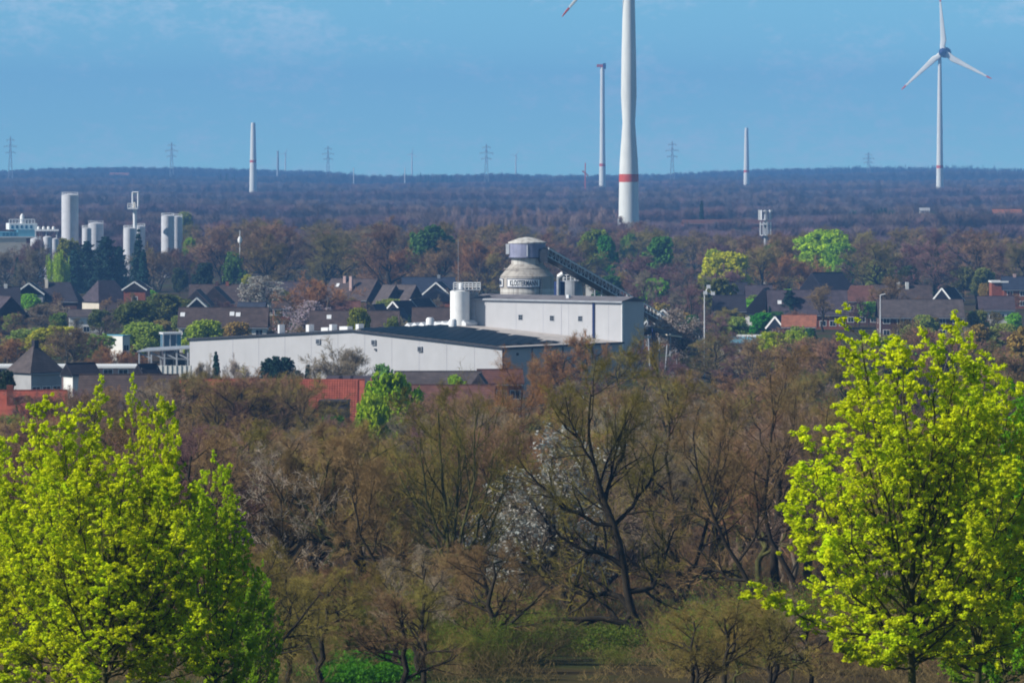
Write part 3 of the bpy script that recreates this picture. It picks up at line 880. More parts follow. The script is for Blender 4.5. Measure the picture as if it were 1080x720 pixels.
# companion silos
def round_silo(px, D, hw, top, label, m='steel_silo', dome=.25, rail=True, group=None, ribs=0, base=-1):
    r = hw * K * D; zt = Z(top, D)
    o = empty('silo', (X(px, D), D, 0), 0, label, 'silo', group)
    MB().lathe([(r, base), (r, zt)], 28).build('shell', m, o)
    MB().lathe([(r + .03, zt), (r * .6, zt + dome * r * .7), (.15, zt + dome * r)], 28).build('dome', m, o)
    for i in range(1, 5):
        z = zt * i / 5
        MB().lathe([(r + .03, z), (r + .03, z + .1)], 28, caps=False).build('hoop', m, o)
    if rail:
        rl = MB()
        for i in range(14):
            a = i * 2 * math.pi / 14
            p = (r * .95 * math.cos(a), r * .95 * math.sin(a))
            rl.bar((*p, zt - .05), (*p, zt + 1.1), .05)
            a2 = (i + 1) * 2 * math.pi / 14; p2 = (r * .95 * math.cos(a2), r * .95 * math.sin(a2))
            rl.bar((*p, zt + 1.1), (*p2, zt + 1.1), .05); rl.bar((*p, zt + .55), (*p2, zt + .55), .03)
        rl.build('railing', 'white_metal', o)
        l_ = MB()
        for s in (-.22, .22): l_.bar((s, -r - .2, 0), (s, -r - .2, zt + 1), .04)
        for q in range(int(zt / .6)): l_.bar((-.22, -r - .2, q * .6), (.22, -r - .2, q * .6), .03)
        l_.build('ladder', 'grey_metal', o)
    return o


ws = round_silo(485, 897, 10.2, 307, 'white cylindrical silo beside the tall hall, left of the round concrete silo', 'white_paint', .2, False)
b = MB()
kz = K * 897
b.box(-1.2, 3.8, -1.3, 1.3, Z(306, 897), Z(305, 897)); b.build('platform', 'grey_metal', ws)
b = MB()
for i in range(8):
    x_ = -1.15 + i * .7
    for y_ in (-1.25, 1.25): b.bar((x_, y_, Z(305, 897)), (x_, y_, Z(298.2, 897)), .06)
for z_ in (298.2, 300.5, 302.6):
    for y_ in (-1.25, 1.25): b.bar((-1.2, y_, Z(z_, 897)), (3.8, y_, Z(z_, 897)), .06)
b.build('railing', 'white_metal', ws)
MB().lathe([(.45, Z(305, 897)), (.45, Z(299, 897)), (.1, Z(298.4, 897))], 12, cx=.2).build('filter', 'white_metal', ws)
MB().bar((-.3, .3, Z(300, 897)), (-.3, .3, Z(252, 897)), .03).build('antenna', 'grey_metal', ws)
round_silo(500, 899, 5.0, 309, 'narrow grey silo squeezed between the white silo and the tall hall', 'grey_metal', .2, False)
round_silo(604, 925, 10.8, 296, 'bluish steel silo under the conveyor, right of the concrete silo', 'grey_metal', .1, True)
round_silo(590, 918, 6.0, 297, 'dark blue steel silo close behind the concrete silo', 'nacelle_blue', .1, False)
o = empty('dust_filter', (X(589, 913), 913, 0), 0, 'small pale bent filter pipe standing behind the dark blue silo', 'pipe')
MB().bar((0, 0, 0), (0, 0, Z(291, 913)), .35, 10).build('stack', 'grey_metal', o)
MB().bar((0, 0, Z(291, 913) - .2), (.9, -.2, Z(288.5, 913)), .5, 10).build('elbow', 'white_metal', o)
# dark hopper at the end of the tall hall and its feed chute
hp = empty('hopper', (X(682, 893), 893, 0), R(-10), 'dark loading hopper on blue legs at the shaded end of the tall hall', 'hopper')
MB().lathe([(.5, Z(353, 893)), (1.7, Z(347.5, 893)), (1.7, Z(344, 893))], 10, smooth=False).build('funnel', 'dark_steel', hp)
for sx in (-1.3, 1.3):
    for sy in (-1.3, 1.3): MB().bar((sx, sy, -.3), (sx, sy, Z(346, 893)), .16).build('leg', 'nacelle_blue', hp)
MB().box(-1.0, 1.0, -1.55, -1.3, Z(356.5, 893), Z(353.8, 893)).build('panel', 'white_metal', hp)
ch = empty('feed_chute', (X(700, 896), 896, 0), 0, 'dark feed chute sloping from the hopper towards the conveyor foot', 'chute')
MB().beam((X(683, 894) - X(700, 896), -2, Z(345, 894)), (X(716, 900) - X(700, 896), 4, Z(355.5, 900)), 1.4, .7).build('trough', 'dark_steel', ch)
MB().beam((X(700, 896) - X(700, 896), -.8, Z(352.8, 896)), (X(716, 900) - X(700, 896), 3.2, Z(355, 900)), 1.5, .25).build('edge_rail', 'wall_cream', ch)
for sx in (-.8, 1.2): MB().bar((sx, 0, -.3), (sx, 0, Z(352, 896)), .12).build('leg', 'grey_metal', ch)


# ------------------------------------------------------------------ wind turbines
def blade_mesh(Rb, tip_red, chord=3.4, sc=1.0):
    """Blade along +Z, flat in the XZ plane, red band near the tip as a second piece."""
    st = [0.02, .06, .12, .2, .35, .5, .65, .8, .885, 0.89, .95, .985, 1.0]
    ch = [.9, .95, .9, 1, .82, .66, .52, .38, .31, .31, .25, .16, .05]
    th = [.9, .85, .5, .3, .2, .15, .11, .08, .06, .06, .05, .035, .02]
    def rings(i0, i1):
        V, F = [], []
        m = 10
        for i in range(i0, i1):
            c = ch[i] * chord * .5 * sc; t = th[i] * chord * .30 * sc
            for j in range(m):
                a = j * 2 * math.pi / m
                V.append((c * math.cos(a) + (c * .35 if i > 2 else 0), t * math.sin(a), st[i] * Rb))
        n = i1 - i0
        for i in range(n - 1):
            for j in range(m): F.append((i * m + j, i * m + (j + 1) % m, (i + 1) * m + (j + 1) % m, (i + 1) * m + j))
        F.append(tuple(range(m))[::-1]); F.append(tuple((n - 1) * m + j for j in range(m)))
        return np_mesh('blade', MB().add(V, F, 0, True).p, ['tower_concrete' if i0 == 0 else 'signal_red'])
    return rings(0, 9), rings(9, 13)


def tower(px, D, prof, label, cat='wind turbine', bands=(), group=None, name='wind_turbine', z0=None):
    """prof: [(half width in photo pixels, photo row)] from the top down; extended to the ground."""
    k = K * D
    g0 = gz(X(px, D), D)
    o = empty(name, (X(px, D), D, g0), 0, label, cat, group)
    pr = [(hw * k, Z(py, D) - g0) for hw, py in prof][::-1]
    pr = [(pr[0][0] * 1.06, -1.0)] + pr
    MB().lathe(pr, 36).build('tower', 'tower_concrete', o)
    for y0, y1 in bands:
        zz0, zz1 = Z(y1, D) - g0, Z(y0, D) - g0
        r0 = np.interp([zz0, zz1], [p[1] for p in pr], [p[0] for p in pr])
        MB().lathe([(r0[0] + .04, zz0), (r0[1] + .04, zz1)], 36, caps=False).build('warning_band', 'signal_red', o)
    return o, k, g0


def rotor(o, hub, Rb, angs, yaw, chord, hubr, nac=True, sc=1.0):
    """hub: world point relative to the tower foot; yaw turns the rotor plane about Z."""
    c, s = math.cos(yaw), math.sin(yaw)
    fwd = Vector((s, -c, 0))
    if nac:
        V = MB(); V.lathe([(.2, -hubr * 2.2), (hubr * .55, -hubr * 1.9), (hubr, -hubr * .9), (hubr * 1.05, 0), (hubr * .8, hubr * .9), (hubr * .2, hubr * 1.35)], 20)
        n = V.build('nacelle', 'nacelle_blue', o)
        n.rotation_euler = fwd.to_track_quat('Z', 'Y').to_euler(); n.location = hub - fwd * hubr * 1.4
    h = MB().lathe([(hubr * .75, -hubr * .6), (hubr * .8, hubr * .3), (hubr * .45, hubr * .9), (.05, hubr * 1.1)], 20).build('hub', 'nacelle_blue', o)
    h.rotation_euler = fwd.to_track_quat('Z', 'Y').to_euler(); h.location = hub
    m1, m2 = blade_mesh(Rb, True, chord, sc)
    for a in angs:
        bl = obj('blade', m1, o); bl.location = hub
        # turn blade to clock angle a (from up, clockwise for the camera) inside the rotor plane
        bl.rotation_mode = 'QUATERNION'
        bl.rotation_quaternion = (Matrix.Rotation(yaw, 3, 'Z') @ Matrix.Rotation(R(a), 3, 'Y')).to_quaternion()
        t = obj('blade_tip', m2, bl)


# near turbine: only one blade reaches into the picture
tb, k1, g1 = tower(663.2, 2300, [(2.9, -64), (5.6, -20), (6.4, 0), (7.0, 30), (7.7, 60), (8.25, 100), (6.7, 130), (9.6, 170), (10.2, 185), (10.4, 205), (10.8, 232)],
                   'huge pale tapering turbine tower with red band, one red tipped blade in view', bands=((183.7, 192.0),))
rotor(tb, Vector((.5, -6, Z(-66, 2300) - g1)), 49.5, (220.3, 340.3, 100.3), R(0), 3.6, 3.0)
MB().box(-5.3, -3.6, -3.4, -2.6, -.5, Z(231, 2300) + .5).build('door', 'white_metal', tb)
MB().box(-4.6, -3.9, -3.9, -3.42, Z(234, 2300), Z(228, 2300)).build('stair', 'dark_steel', tb)
# right turbine with three blades
tr_, k2, g2 = tower(991.2, 4643, [(1.7, 60), (2.3, 90), (2.9, 130), (3.4, 170), (3.8, 196)], 'complete white wind turbine with three red tipped blades and dark blue nacelle', bands=((174.5, 177.5),))
rotor(tr_, Vector((2.6, -5, Z(55.5, 4643) - g2)), 60 * k2, (-3.5, 118, 229), R(-20), 5.0, 5.0, sc=1.2)
# unfinished towers
t3, k3, g3 = tower(635.4, 5110, [(2.3, 71), (2.5, 110), (2.9, 160), (3.4, 180), (3.6, 196)], 'tall thin unfinished turbine tower with a small red lifting head on top', bands=((172.5, 175.5),), cat='turbine tower', name='turbine_tower')
MB().box(-6 * k3, 2.5 * k3, -2, 2, Z(71, 5110) - g3, Z(68, 5110) - g3).build('lifting_head', 'signal_red', t3)
MB().box(.5 * k3, 3.6 * k3, -2.2, 2.2, Z(72, 5110) - g3 - 1, Z(67, 5110) - g3).build('head_block', 'nacelle_blue', t3)
tower(267, 4900, [(2.3, 129.5), (2.7, 140), (3.3, 165), (3.9, 190), (3.9, 196)], 'short unfinished white turbine tower rising from woods above the dairy silos', bands=((169, 171.5),), cat='turbine tower', name='turbine_tower')
tower(787.3, 5900, [(1.9, 135), (2.3, 150), (2.7, 170), (3.1, 190), (3.2, 196)], 'short unfinished white turbine tower between the two big turbines', bands=((179.5, 182.0),), cat='turbine tower', name='turbine_tower')
cr_ = empty('crane', (X(617.3, 5000), 5000, gz(X(617.3, 5000), 5000)), 0, 'small red site crane beside the foot of the tall thin unfinished tower', 'crane')
zc = Z(172, 5000) - cr_.location.z
MB().bar((0, 0, 0), (0, 0, zc), .55).build('mast', 'crane_red', cr_)
MB().bar((-3, 0, zc - 8), (3, 0, zc - 13), .7).build('jib', 'crane_red', cr_)


# lattice pylons on the skyline
def pylon(px, D, top, label):
    g0 = gz(X(px, D), D); h = Z(top, D) - g0; k = K * D
    o = empty('pylon', (X(px, D), D, g0), 0, label, 'power pylon', 'pylons along the skyline')
    b = MB(); w0 = 3.6; r_ = .34
    lv = [0, .2, .38, .54, .68, .8, .9, 1.0]; wd = [1, .8, .62, .46, .34, .25, .18, .05]
    for i in range(7):
        for sx, sy in ((-1, -1), (1, -1), (1, 1), (-1, 1)):
            b.bar((sx * w0 * wd[i], sy * w0 * wd[i], lv[i] * h), (sx * w0 * wd[i + 1], sy * w0 * wd[i + 1], lv[i + 1] * h), r_, 3)
        b.bar((-w0 * wd[i], -w0 * wd[i], lv[i] * h), (w0 * wd[i + 1], -w0 * wd[i + 1], lv[i + 1] * h), r_ * .7, 3)
        b.bar((w0 * wd[i], -w0 * wd[i], lv[i] * h), (-w0 * wd[i + 1], -w0 * wd[i + 1], lv[i + 1] * h), r_ * .7, 3)
    b.build('mast', 'pylon_steel', o)
    for f, w in ((.93, 5.5), (.81, 9), (.69, 7)):
        q = MB(); z = f * h
        q.bar((-w, 0, z), (w, 0, z), r_, 3); q.bar((-w, 0, z), (0, 0, z + 2.2), r_ * .7, 3); q.bar((w, 0, z), (0, 0, z + 2.2), r_ * .7, 3)
        for s in (-1, 1): q.bar((s * w * .9, 0, z), (s * w * .9, 0, z - 2.5), .2, 3)
        q.build('crossarm', 'pylon_steel', o)
    return o


for px, D, top, lb in ((11, 6600, 144, 'faint lattice pylon on the skyline, the one farthest from the turbines'), (181, 6700, 150, 'faint lattice pylon on the skyline above the dairy crane tower'),
                       (346, 7000, 154, 'faint lattice pylon on the skyline, next after the short white tower'), (513, 6300, 152, 'faint lattice pylon on the skyline above the concrete silo'),
                       (709, 6500, 149, 'faint lattice pylon on the skyline just behind the huge turbine tower'), (916, 7400, 161, 'faint small lattice pylon on the skyline beside the three bladed turbine')):
    pylon(px, D, top, lb)
# tiny turbines on the horizon
for px, hub, a0, lb in ((301, 162, 20, 'tiny white turbine on the horizon near the short tower'), (434.5, 162, 10, 'tiny white turbine on the horizon above the dark conifers of the ridge'), (544, 164, 35, 'tiny white turbine on the horizon above the works silo')):
    o, kk, g0 = tower(px, 9300, [(.45, hub), (.7, hub + 14)], lb, group='tiny turbines on the horizon')
    rotor(o, Vector((0, -3, Z(hub, 9300) - g0)), 11, (a0, a0 + 120, a0 + 240), 0, 1.6, .9, sc=.8)
for px, top, bot, w, m_, lb in ((293, 160, 178, 1.4, 'pylon_steel', 'dark chimney stack on the horizon beside a tiny turbine'), (373, 178, 186, .6, 'white_metal', 'thin white mast in the woods below the skyline'), (427, 178, 186, .6, 'white_metal', 'thin white mast in the woods under a tiny turbine')):
    D = 6900 if m_ == 'pylon_steel' else 6450
    g0 = gz(X(px, D), D)
    o = empty('mast', (X(px, D), D, g0), 0, lb, 'mast')
    MB().lathe([(w * K * D, -1), (w * .7 * K * D, Z(top, D) - g0)], 12).build('shaft', m_, o)
    MB().lathe([(w * .9 * K * D, Z(top, D) - g0), (w * .9 * K * D, Z(top, D) - g0 + 1)], 12).build('head', m_, o)

# ------------------------------------------------------------------ mobile phone mast
D = 1700.0; k = K * D
pm_ = empty('phone_mast', (X(807.5, D), D, 0), 0, 'steel phone mast with two tiers of pale antennas above the bare trees', 'phone mast')
MB().lathe([(.75, -1), (.5, Z(222, D))], 14).build('pole', 'grey_metal', pm_)
for py in (223, 232, 237, 248.5): MB().lathe([(1.9, Z(py, D)), (1.9, Z(py, D) + .22)], 12).build('platform', 'white_metal', pm_)
for tier, (y0, y1) in enumerate(((221.5, 231.5), (234, 248))):
    for i in range(8):
        a = i * math.pi / 4 + .3 * tier
        rr = 2.15 if tier == 0 else 1.9
        q = MB().box(-.22, .22, -.15, .15, Z(y1, D), Z(y0, D)).build('antenna', 'white_metal' if (i + tier) % 3 else 'grey_metal', pm_)
        q.location = (rr * math.cos(a), rr * math.sin(a), 0); q.rotation_euler = (0, 0, a + math.pi / 2)
MB().box(-2.55, -1.95, -.3, .3, Z(232, D), Z(221.5, D)).build('antenna', 'white_paint', pm_)
b = MB()
for s in (-1, 1): b.bar((s * .3 + .9, -.5, 0), (s * .3 + .9, -.5, Z(223, D)), .05)
b.build('ladder', 'grey_metal', pm_)


# lamp posts
def lamp(px, D, top, label, heads):
    g0 = gz(X(px, D), D)
    o = empty('lamp_post', (X(px, D), D, g0), 0, label, 'lamp post')
    z = Z(top, D) - g0
    MB().lathe([(.16, -.5), (.09, z)], 10).build('pole', 'white_metal', o)
    if heads == 3:
        b = MB()
        b.bar((-.2, 0, z), (1.6, 0, z + .1), .06); b.bar((0, 0, z), (.75, 0, z + 1.5), .06); b.bar((1.5, 0, z), (.75, 0, z + 1.5), .06)
        b.build('bracket', 'white_metal', o)
        for x_, z_ in ((.15, .2), (1.55, .1), (.75, 1.35)): MB().box(x_ - .35, x_ + .35, -.25, .25, z + z_ - .3, z + z_ + .3).build('floodlight', 'white_metal', o)
    else:
        MB().beam((0, 0, z), (1.0, -.3, z + .25), .3, .16).build('lantern', 'white_metal', o)


lamp(743, 895, 310, 'tall pale floodlight mast with three lamps right of the conveyor', 3)
lamp(928.5, 1000, 311, 'pale street lamp in front of the red brown roof', 1)
o = empty('roof_antenna', (X(253, 1500), 1500, 0), 0, 'small white pole with a white head among the bare trees', 'mast')
MB().lathe([(.16, 0), (.12, Z(243, 1500))], 8).build('pole', 'white_metal', o)
MB().lathe([(.5, Z(256, 1500)), (.75, Z(253, 1500)), (.3, Z(249.5, 1500))], 10).build('head', 'white_paint', o)

# ------------------------------------------------------------------ dairy
DD = 1800.0; kd = K * DD
round_silo(73.8, DD, 9.0, 206, 'tallest steel silo of the dairy, beside its white buildings', group='steel dairy silos')
round_silo(91.5, DD - 20, 5.0, 241, 'short steel tank at the foot of the tallest dairy silo', group='steel dairy silos')
round_silo(101, DD, 8.3, 236, 'middle steel tank with rails above the dark conifers, next to the short tank', group='steel dairy silos')
round_silo(136.5, DD - 10, 6.5, 241, 'steel tank below the dairy platform tower', group='steel dairy silos')
round_silo(147, DD + 25, 6.2, 239, 'shaded steel tank right behind the platform tower tank', group='steel dairy silos')
round_silo(177, DD, 7.0, 228, 'front steel silo of the tall pair right of the dark conifers', group='steel dairy silos')
round_silo(186.5, DD + 18, 6.0, 229, 'rear shaded steel silo of the tall pair right of the dark conifers', group='steel dairy silos')
for i, (px, hw, top, lb) in enumerate(((38, 6.0, 252, 'grey steel tank at the corner of the white dairy building'), (50, 4.5, 250, 'slim grey tank second from the dairy building'), (58, 4.0, 252, 'small grey tank just in front of the tallest dairy silo'))):
    round_silo(px, DD - 45, hw, top, lb, 'steel_silo', rail=False, group='steel dairy silos')
pt = empty('platform_tower', (X(144, DD), DD - 8, 0), 0, 'slender white tower with a side platform and open top frame over dairy tanks', 'tower')
MB().lathe([(2.0 * kd, 0), (2.0 * kd, Z(219, DD))], 14).build('shaft', 'white_metal', pt)
MB().box(-7.2 * kd, 3.5 * kd, -2, 2, Z(220.5, DD), Z(218.8, DD)).build('platform', 'white_metal', pt)
b = MB()
for x_ in (-7, -4.5, -2, 1): b.bar((x_ * kd, -1.9, Z(219, DD)), (x_ * kd, -1.9, Z(214.5, DD)), .12)
b.bar((-7 * kd, -1.9, Z(214.5, DD)), (1 * kd, -1.9, Z(214.5, DD)), .14); b.bar((-7 * kd, -1.9, Z(216.7, DD)), (1 * kd, -1.9, Z(216.7, DD)), .1)
b.build('railing', 'white_metal', pt)
b = MB()
for x_ in (-2.3, 3.5):
    for y_ in (-1, 1): b.bar((x_ * kd, y_, Z(219, DD)), (x_ * kd, y_, Z(202.5, DD)), .28)
for y_ in (-1, 1): b.bar((-2.3 * kd, y_, Z(202.8, DD)), (3.5 * kd, y_, Z(202.8, DD)), .28)
b.build('top_frame', 'white_metal', pt)
MB().box(-1.2 * kd, .9 * kd, -.8, .8, Z(205.5, DD), Z(203.2, DD)).build('hoist', 'white_metal', pt)
MB().lathe([(1.6 * kd, Z(218.8, DD)), (1.6 * kd, Z(214, DD)), (.4, Z(213, DD))], 12).build('turret', 'wall_cream', pt)
# dairy buildings
da_ = empty('dairy_building', (X(14, DD), DD + 10, 0), R(12), 'white dairy block with light blue roof band, behind the willow', 'factory building')
MB().box(-24 * kd - 6, 26 * kd, 0, 16, -1, Z(251, DD)).build('wall', 'wall_cream', da_)
MB().box(-24 * kd - 6.3, 26 * kd + .3, -.3, 16.3, Z(251, DD), Z(250, DD)).build('parapet', 'white_paint', da_)
MB().box(2 * kd, 22 * kd, 1, 13, Z(249.8, DD), Z(243, DD)).build('blue_storey', 'blue_sheet', da_)
MB().box(-14 * kd - 6, 1.8 * kd, 1, 13, Z(249.8, DD), Z(245, DD)).build('blue_storey', 'blue_sheet', da_)
for i in range(4): MB().box((-14 + i * 4) * kd, (-11.3 + i * 4) * kd, .93, 1.02, Z(249.4, DD), Z(246, DD)).build('window', 'pane_blue', da_)
MB().box(-6 * kd, 24 * kd, 4, 15, Z(242.7, DD), Z(236, DD)).build('upper_storey', 'white_paint', da_)
for i in range(5): MB().box((-4 + i * 5) * kd, (-1.4 + i * 5) * kd, 3.93, 4.02, Z(241.5, DD), Z(238, DD)).build('window', 'pane_blue', da_)
b = MB()
for i in range(9):
    x_ = (-6 + i * 3.4) * kd; b.bar((x_, 4.1, Z(236, DD)), (x_, 4.1, Z(232, DD)), .12)
b.bar((-6 * kd, 4.1, Z(232, DD)), (21.2 * kd, 4.1, Z(232, DD)), .14); b.bar((-6 * kd, 4.1, Z(234, DD)), (21.2 * kd, 4.1, Z(234, DD)), .1)
b.build('railing', 'white_metal', da_)
MB().lathe([(2.4 * kd, Z(236, DD)), (2.3 * kd, Z(229, DD)), (1.2 * kd, Z(226.5, DD)), (.2, Z(225.8, DD))], 14, cx=9 * kd, cy=8).build('vent_cowl', 'white_paint', da_)
MB().box(12.5 * kd, 17 * kd, 6, 9, Z(236, DD), Z(230.5, DD)).build('roof_unit', 'dark_steel', da_)
MB().box(11 * kd, 15 * kd, -.12, 0, Z(257, DD), Z(251.6, DD)).build('dark_panel', 'wall_brown', da_)
pr_ = empty('pipe_bridge', (X(47, DD), DD - 8, 0), 0, 'white pipe bridge linking the dairy building to the tallest silo', 'pipe bridge')
MB().box(-8 * kd, 17 * kd, -.8, .8, Z(243.5, DD), Z(241.5, DD)).build('deck', 'white_metal', pr_)
for i in range(4): MB().lathe([(1.6 * kd, Z(241.5, DD)), (1.6 * kd, Z(239.5, DD)), (.3, Z(238.5, DD))], 10, cx=(-4 + i * 5.2) * kd).build('hatch', 'white_paint', pr_)
for x_ in (-7, 4, 15): MB().bar((x_ * kd, 0, 0), (x_ * kd, 0, Z(243.4, DD)), .3).build('leg', 'grey_metal', pr_)
# ------------------------------------------------------------------ houses
GARDENS = []
def window(parent, x, z, w, h, face, yoff, off=.03):
    """A framed window on a wall of a house. face: 'front' (y = yoff, facing -y) or 'left'/'right' (x = yoff)."""
    def slab(d0, d1, sx, sz, m, nm, par):
        b = MB()
        if face == 'front': b.box(x - sx, x + sx, yoff - d1, yoff - d0, z - sz, z + sz)
        elif face == 'left': b.box(yoff - d1, yoff - d0, x - sx, x + sx, z - sz, z + sz)
        else: b.box(yoff + d0, yoff + d1, x - sx, x + sx, z - sz, z + sz)
        return b.build(nm, m, par)
    f = slab(.002, off + .02, w / 2 + .1, h / 2 + .1, 'white_paint', 'window', parent)
    slab(off + .022, off + .034, w / 4 - .04, h / 2 - .02, 'pane', 'pane', f).location = (-w / 4, 0, 0) if face == 'front' else (0, -w / 4, 0)
    slab(off + .022, off + .034, w / 4 - .04, h / 2 - .02, 'pane', 'pane', f).location = (w / 4, 0, 0) if face == 'front' else (0, w / 4, 0)


def house(label, px, ry, ey, along, gab, yaw=0, roof='roof_brown', wall='wall_brick', gable_wall=None, D=None, rh=9.0, hip=0.0, trim=False, chim=(), win=2, gwin=1, sky=(), cat='house', dz=0.0, name='house', base=None):
    """along: ridge length in photo px, gab: gable width in px (both seen square on); ry/ey rows of ridge and eave; the distance follows from a ridge rh metres high unless given."""
    if D is None: D = (CAMZ - rh) / (K * (ry - HY)); GARDENS.append((px, D, ey, along if abs(yaw) < 45 else gab))
    k = K * D
    g0 = gz(X(px, D), D)
    o = empty(name, (X(px, D), D, g0), R(yaw), label, cat)
    zr = Z(ry, D) - g0; ze = Z(ey, D) - g0
    ze = max(ze, 2.2)
    A = along * k / 2; G = gab * k / 2
    gw = gable_wall or wall
    b = MB()
    if hip:
        b.box(-A, A, -G, G, -1, ze)
        b.build('wall', wall, o)
    else:
        b.prism([(-G, -1), (G, -1), (G, ze), (0, zr - .05), (-G, ze)], -A, A)
        b.build('wall', wall, o)
        if gable_wall:
            for s in (-1, 1):
                c = MB(); c.prism([(-G * .985, ze + .05), (G * .985, ze + .05), (0, zr - .12)], s * A if s > 0 else -A - .04, s * A + .04 if s > 0 else -A); c.build('gable', gw, o)
    ov = .45
    sl = (zr - ze) / G
    e = MB()
    if hip:
        h_ = A * hip
        Vb = [(-A - ov, -G - ov, ze - ov * sl), (A + ov, -G - ov, ze - ov * sl), (A + ov, G + ov, ze - ov * sl), (-A - ov, G + ov, ze - ov * sl), (-A + h_, 0, zr), (A - h_, 0, zr)]
        Vt = [(x, y, z + .16) for x, y, z in Vb]
        V = Vb + Vt
        F = [(6, 7, 11, 10), (7, 8, 11), (8, 9, 10, 11), (9, 6, 10), (0, 4, 5, 1), (1, 5, 2), (2, 5, 4, 3), (3, 4, 0), (0, 1, 7, 6), (1, 2, 8, 7), (2, 3, 9, 8), (3, 0, 6, 9)]
        e.add(V, F)
    else:
        t = .2
        e.prism([(-G - ov, ze - ov * sl), (0, zr), (G + ov, ze - ov * sl), (G + ov, ze - ov * sl + t), (0, zr + t), (-G - ov, ze - ov * sl + t)], -A - .35, A + .35)
    rf = e.build('roof', roof, o)
    if not hip:
        r_ = MB(); r_.box(-A - .36, A + .36, -.14, .14, zr + .14, zr + .27); r_.build('ridge', roof, rf)
    if trim:
        for s in (-1, 1):
            q = MB()
            x_ = s * (A + .40)
            for d in (-1, 1): q.beam((x_, d * (G + ov + .05), ze - ov * sl + .02), (x_, 0, zr + .06), .1, .38)
            q.build('bargeboard', 'white_paint', o)
    else:
        q = MB()
        for d in (-1, 1): q.box(-A - .3, A + .3, d * (G + ov) - .06, d * (G + ov) + .06, ze - ov * sl - .16, ze - ov * sl - .02)
        q.build('gutter', 'grey_metal', o)
    for t in chim:
        f, m_ = t[0], t[1]
        yy = t[2] if len(t) > 2 else 0
        c = MB(); zt = zr + .9
        c.box(A * f - .42, A * f + .42, yy - .42, yy + .42, zr - abs(yy) * sl - .6, zt); ch_ = c.build('chimney', m_, rf)
        MB().box(A * f - .5, A * f + .5, yy - .5, yy + .5, zt, zt + .12).build('chimney_cap', 'grey_metal', ch_) if False else None
    for (f, v) in sky:
        y_ = -G * v; z_ = zr - G * v * sl + .24
        c = MB(); an = math.atan(sl)
        c.box(-.5, .5, -.65, .65, 0, .06); s_ = c.build('skylight', 'white_metal', rf); s_.location = (A * f, y_, z_); s_.rotation_euler = (an, 0, 0)
    hgt = ze
    zs_ = [1.5] if hgt < 4.5 else [1.5, 4.3]
    if 2.2 < hgt:
        for zz in zs_:
            if zz + .8 > hgt: continue
            for i in range(win):
                window(o, -A + (i + .5) * 2 * A / win, zz, 1.5, 1.25, 'front', -G)
            if not hip:
                window(o, 0, zz, 1.5, 1.25, 'left', -A); window(o, 0, zz, 1.5, 1.25, 'right', A)
    if gwin and not hip:
        zz = ze + (zr - ze) * .32
        window(o, 0, zz, 1.1, 1.1, 'left', -A - (.04 if gable_wall else 0)); window(o, 0, zz, 1.1, 1.1, 'right', A + (.04 if gable_wall else 0))
    return o


H = house
# left part of the town
H('grey fronted house with brick gable and white bargeboards, under the willow', 32, 298.5, 309, 30, 29, 90, 'roof_dark', 'wall_grey', 'wall_brick', trim=True, win=2)
H('long dark roofed house joined behind the white trimmed brick gable', 62, 298, 316, 44, 36, -4, 'roof_dark', 'wall_brown', hip=.45, chim=((-.55, 'wall_cream', -1.2),))
H('dark hip roofed house with cream end wall and white window in its roof', 112, 296, 316, 40, 34, 38, 'roof_purple', 'wall_cream', hip=.5, win=0, sky=())
H('bright brick gable house with white bargeboards, right of the cream end wall', 144.5, 297, 304.5, 36, 23, 86, 'roof_brown', 'wall_brick', trim=True, gwin=0)
H('dark roofed house at the left edge of town, behind the red gable', 0, 303, 322, 40, 34, 8, 'roof_dark', 'wall_brown', chim=((.3, 'wall_white'),))
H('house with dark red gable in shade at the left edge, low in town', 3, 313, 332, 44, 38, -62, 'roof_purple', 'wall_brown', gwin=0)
H('low grey garage with pale wall, below the cream and dark house', 91, 327, 333, 36, 22, 6, 'roof_greyish', 'wall_white', rh=6.0, win=1)
H('house hidden by olive tree, brown roof and pale brick side wall', 158, 322, 336, 30, 26, 30, 'roof_brown', 'wall_pink', rh=7)
H('small dark gable with thin white verge, left of the two peaked brown roofs', 208, 314, 323.5, 30, 20, 92, 'roof_slate', 'wall_dark', trim=True, gwin=0)
H('brown roof with a dark trimmed gable, left of the pale blossoming tree', 209, 306, 320, 26, 28, 84, 'roof_greyish', 'wall_dark', gwin=0)
H('brown roof with broad dark brick gable, beside the pale blossoming tree', 228, 303, 318, 30, 31, 84, 'roof_brown', 'wall_brown', gwin=0)
H('wide brown ridge behind the peaked gables left of the blossoming tree', 232, 300.5, 322, 62, 40, 0, 'roof_brown', 'wall_brown', chim=((.25, 'wall_brick'), (-.1, 'wall_brown')))
H('long brown row house roof with bright skylight, behind the left end of the white hall', 236, 325, 343, 92, 44, 0, 'roof_brown', 'wall_white', rh=9.5, sky=((.20, .38), (.34, .42), (-.93, .42)), win=6)
H('slate blue roof with small brick gable facing left, between two blossoming trees', 266, 319.5, 329, 28, 18, -14, 'roof_slate', 'wall_brick', gwin=0)
H('purple brown roof between the pale blossoming tree and the russet tree', 303, 297.5, 316, 44, 40, 0, 'roof_purple', 'wall_white', win=4)
H('lower part of a house with red door wall under the purple brown roof', 297, 318, 324, 18, 14, 6, 'roof_brown', 'wall_brick', rh=7)
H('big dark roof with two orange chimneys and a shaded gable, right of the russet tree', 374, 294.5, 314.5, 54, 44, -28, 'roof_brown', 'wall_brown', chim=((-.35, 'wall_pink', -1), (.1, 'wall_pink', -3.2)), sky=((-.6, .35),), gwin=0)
H('brown row roof just below the russet tree', 350, 318, 327, 58, 28, 2, 'roof_redbrown', 'wall_brown', rh=8)
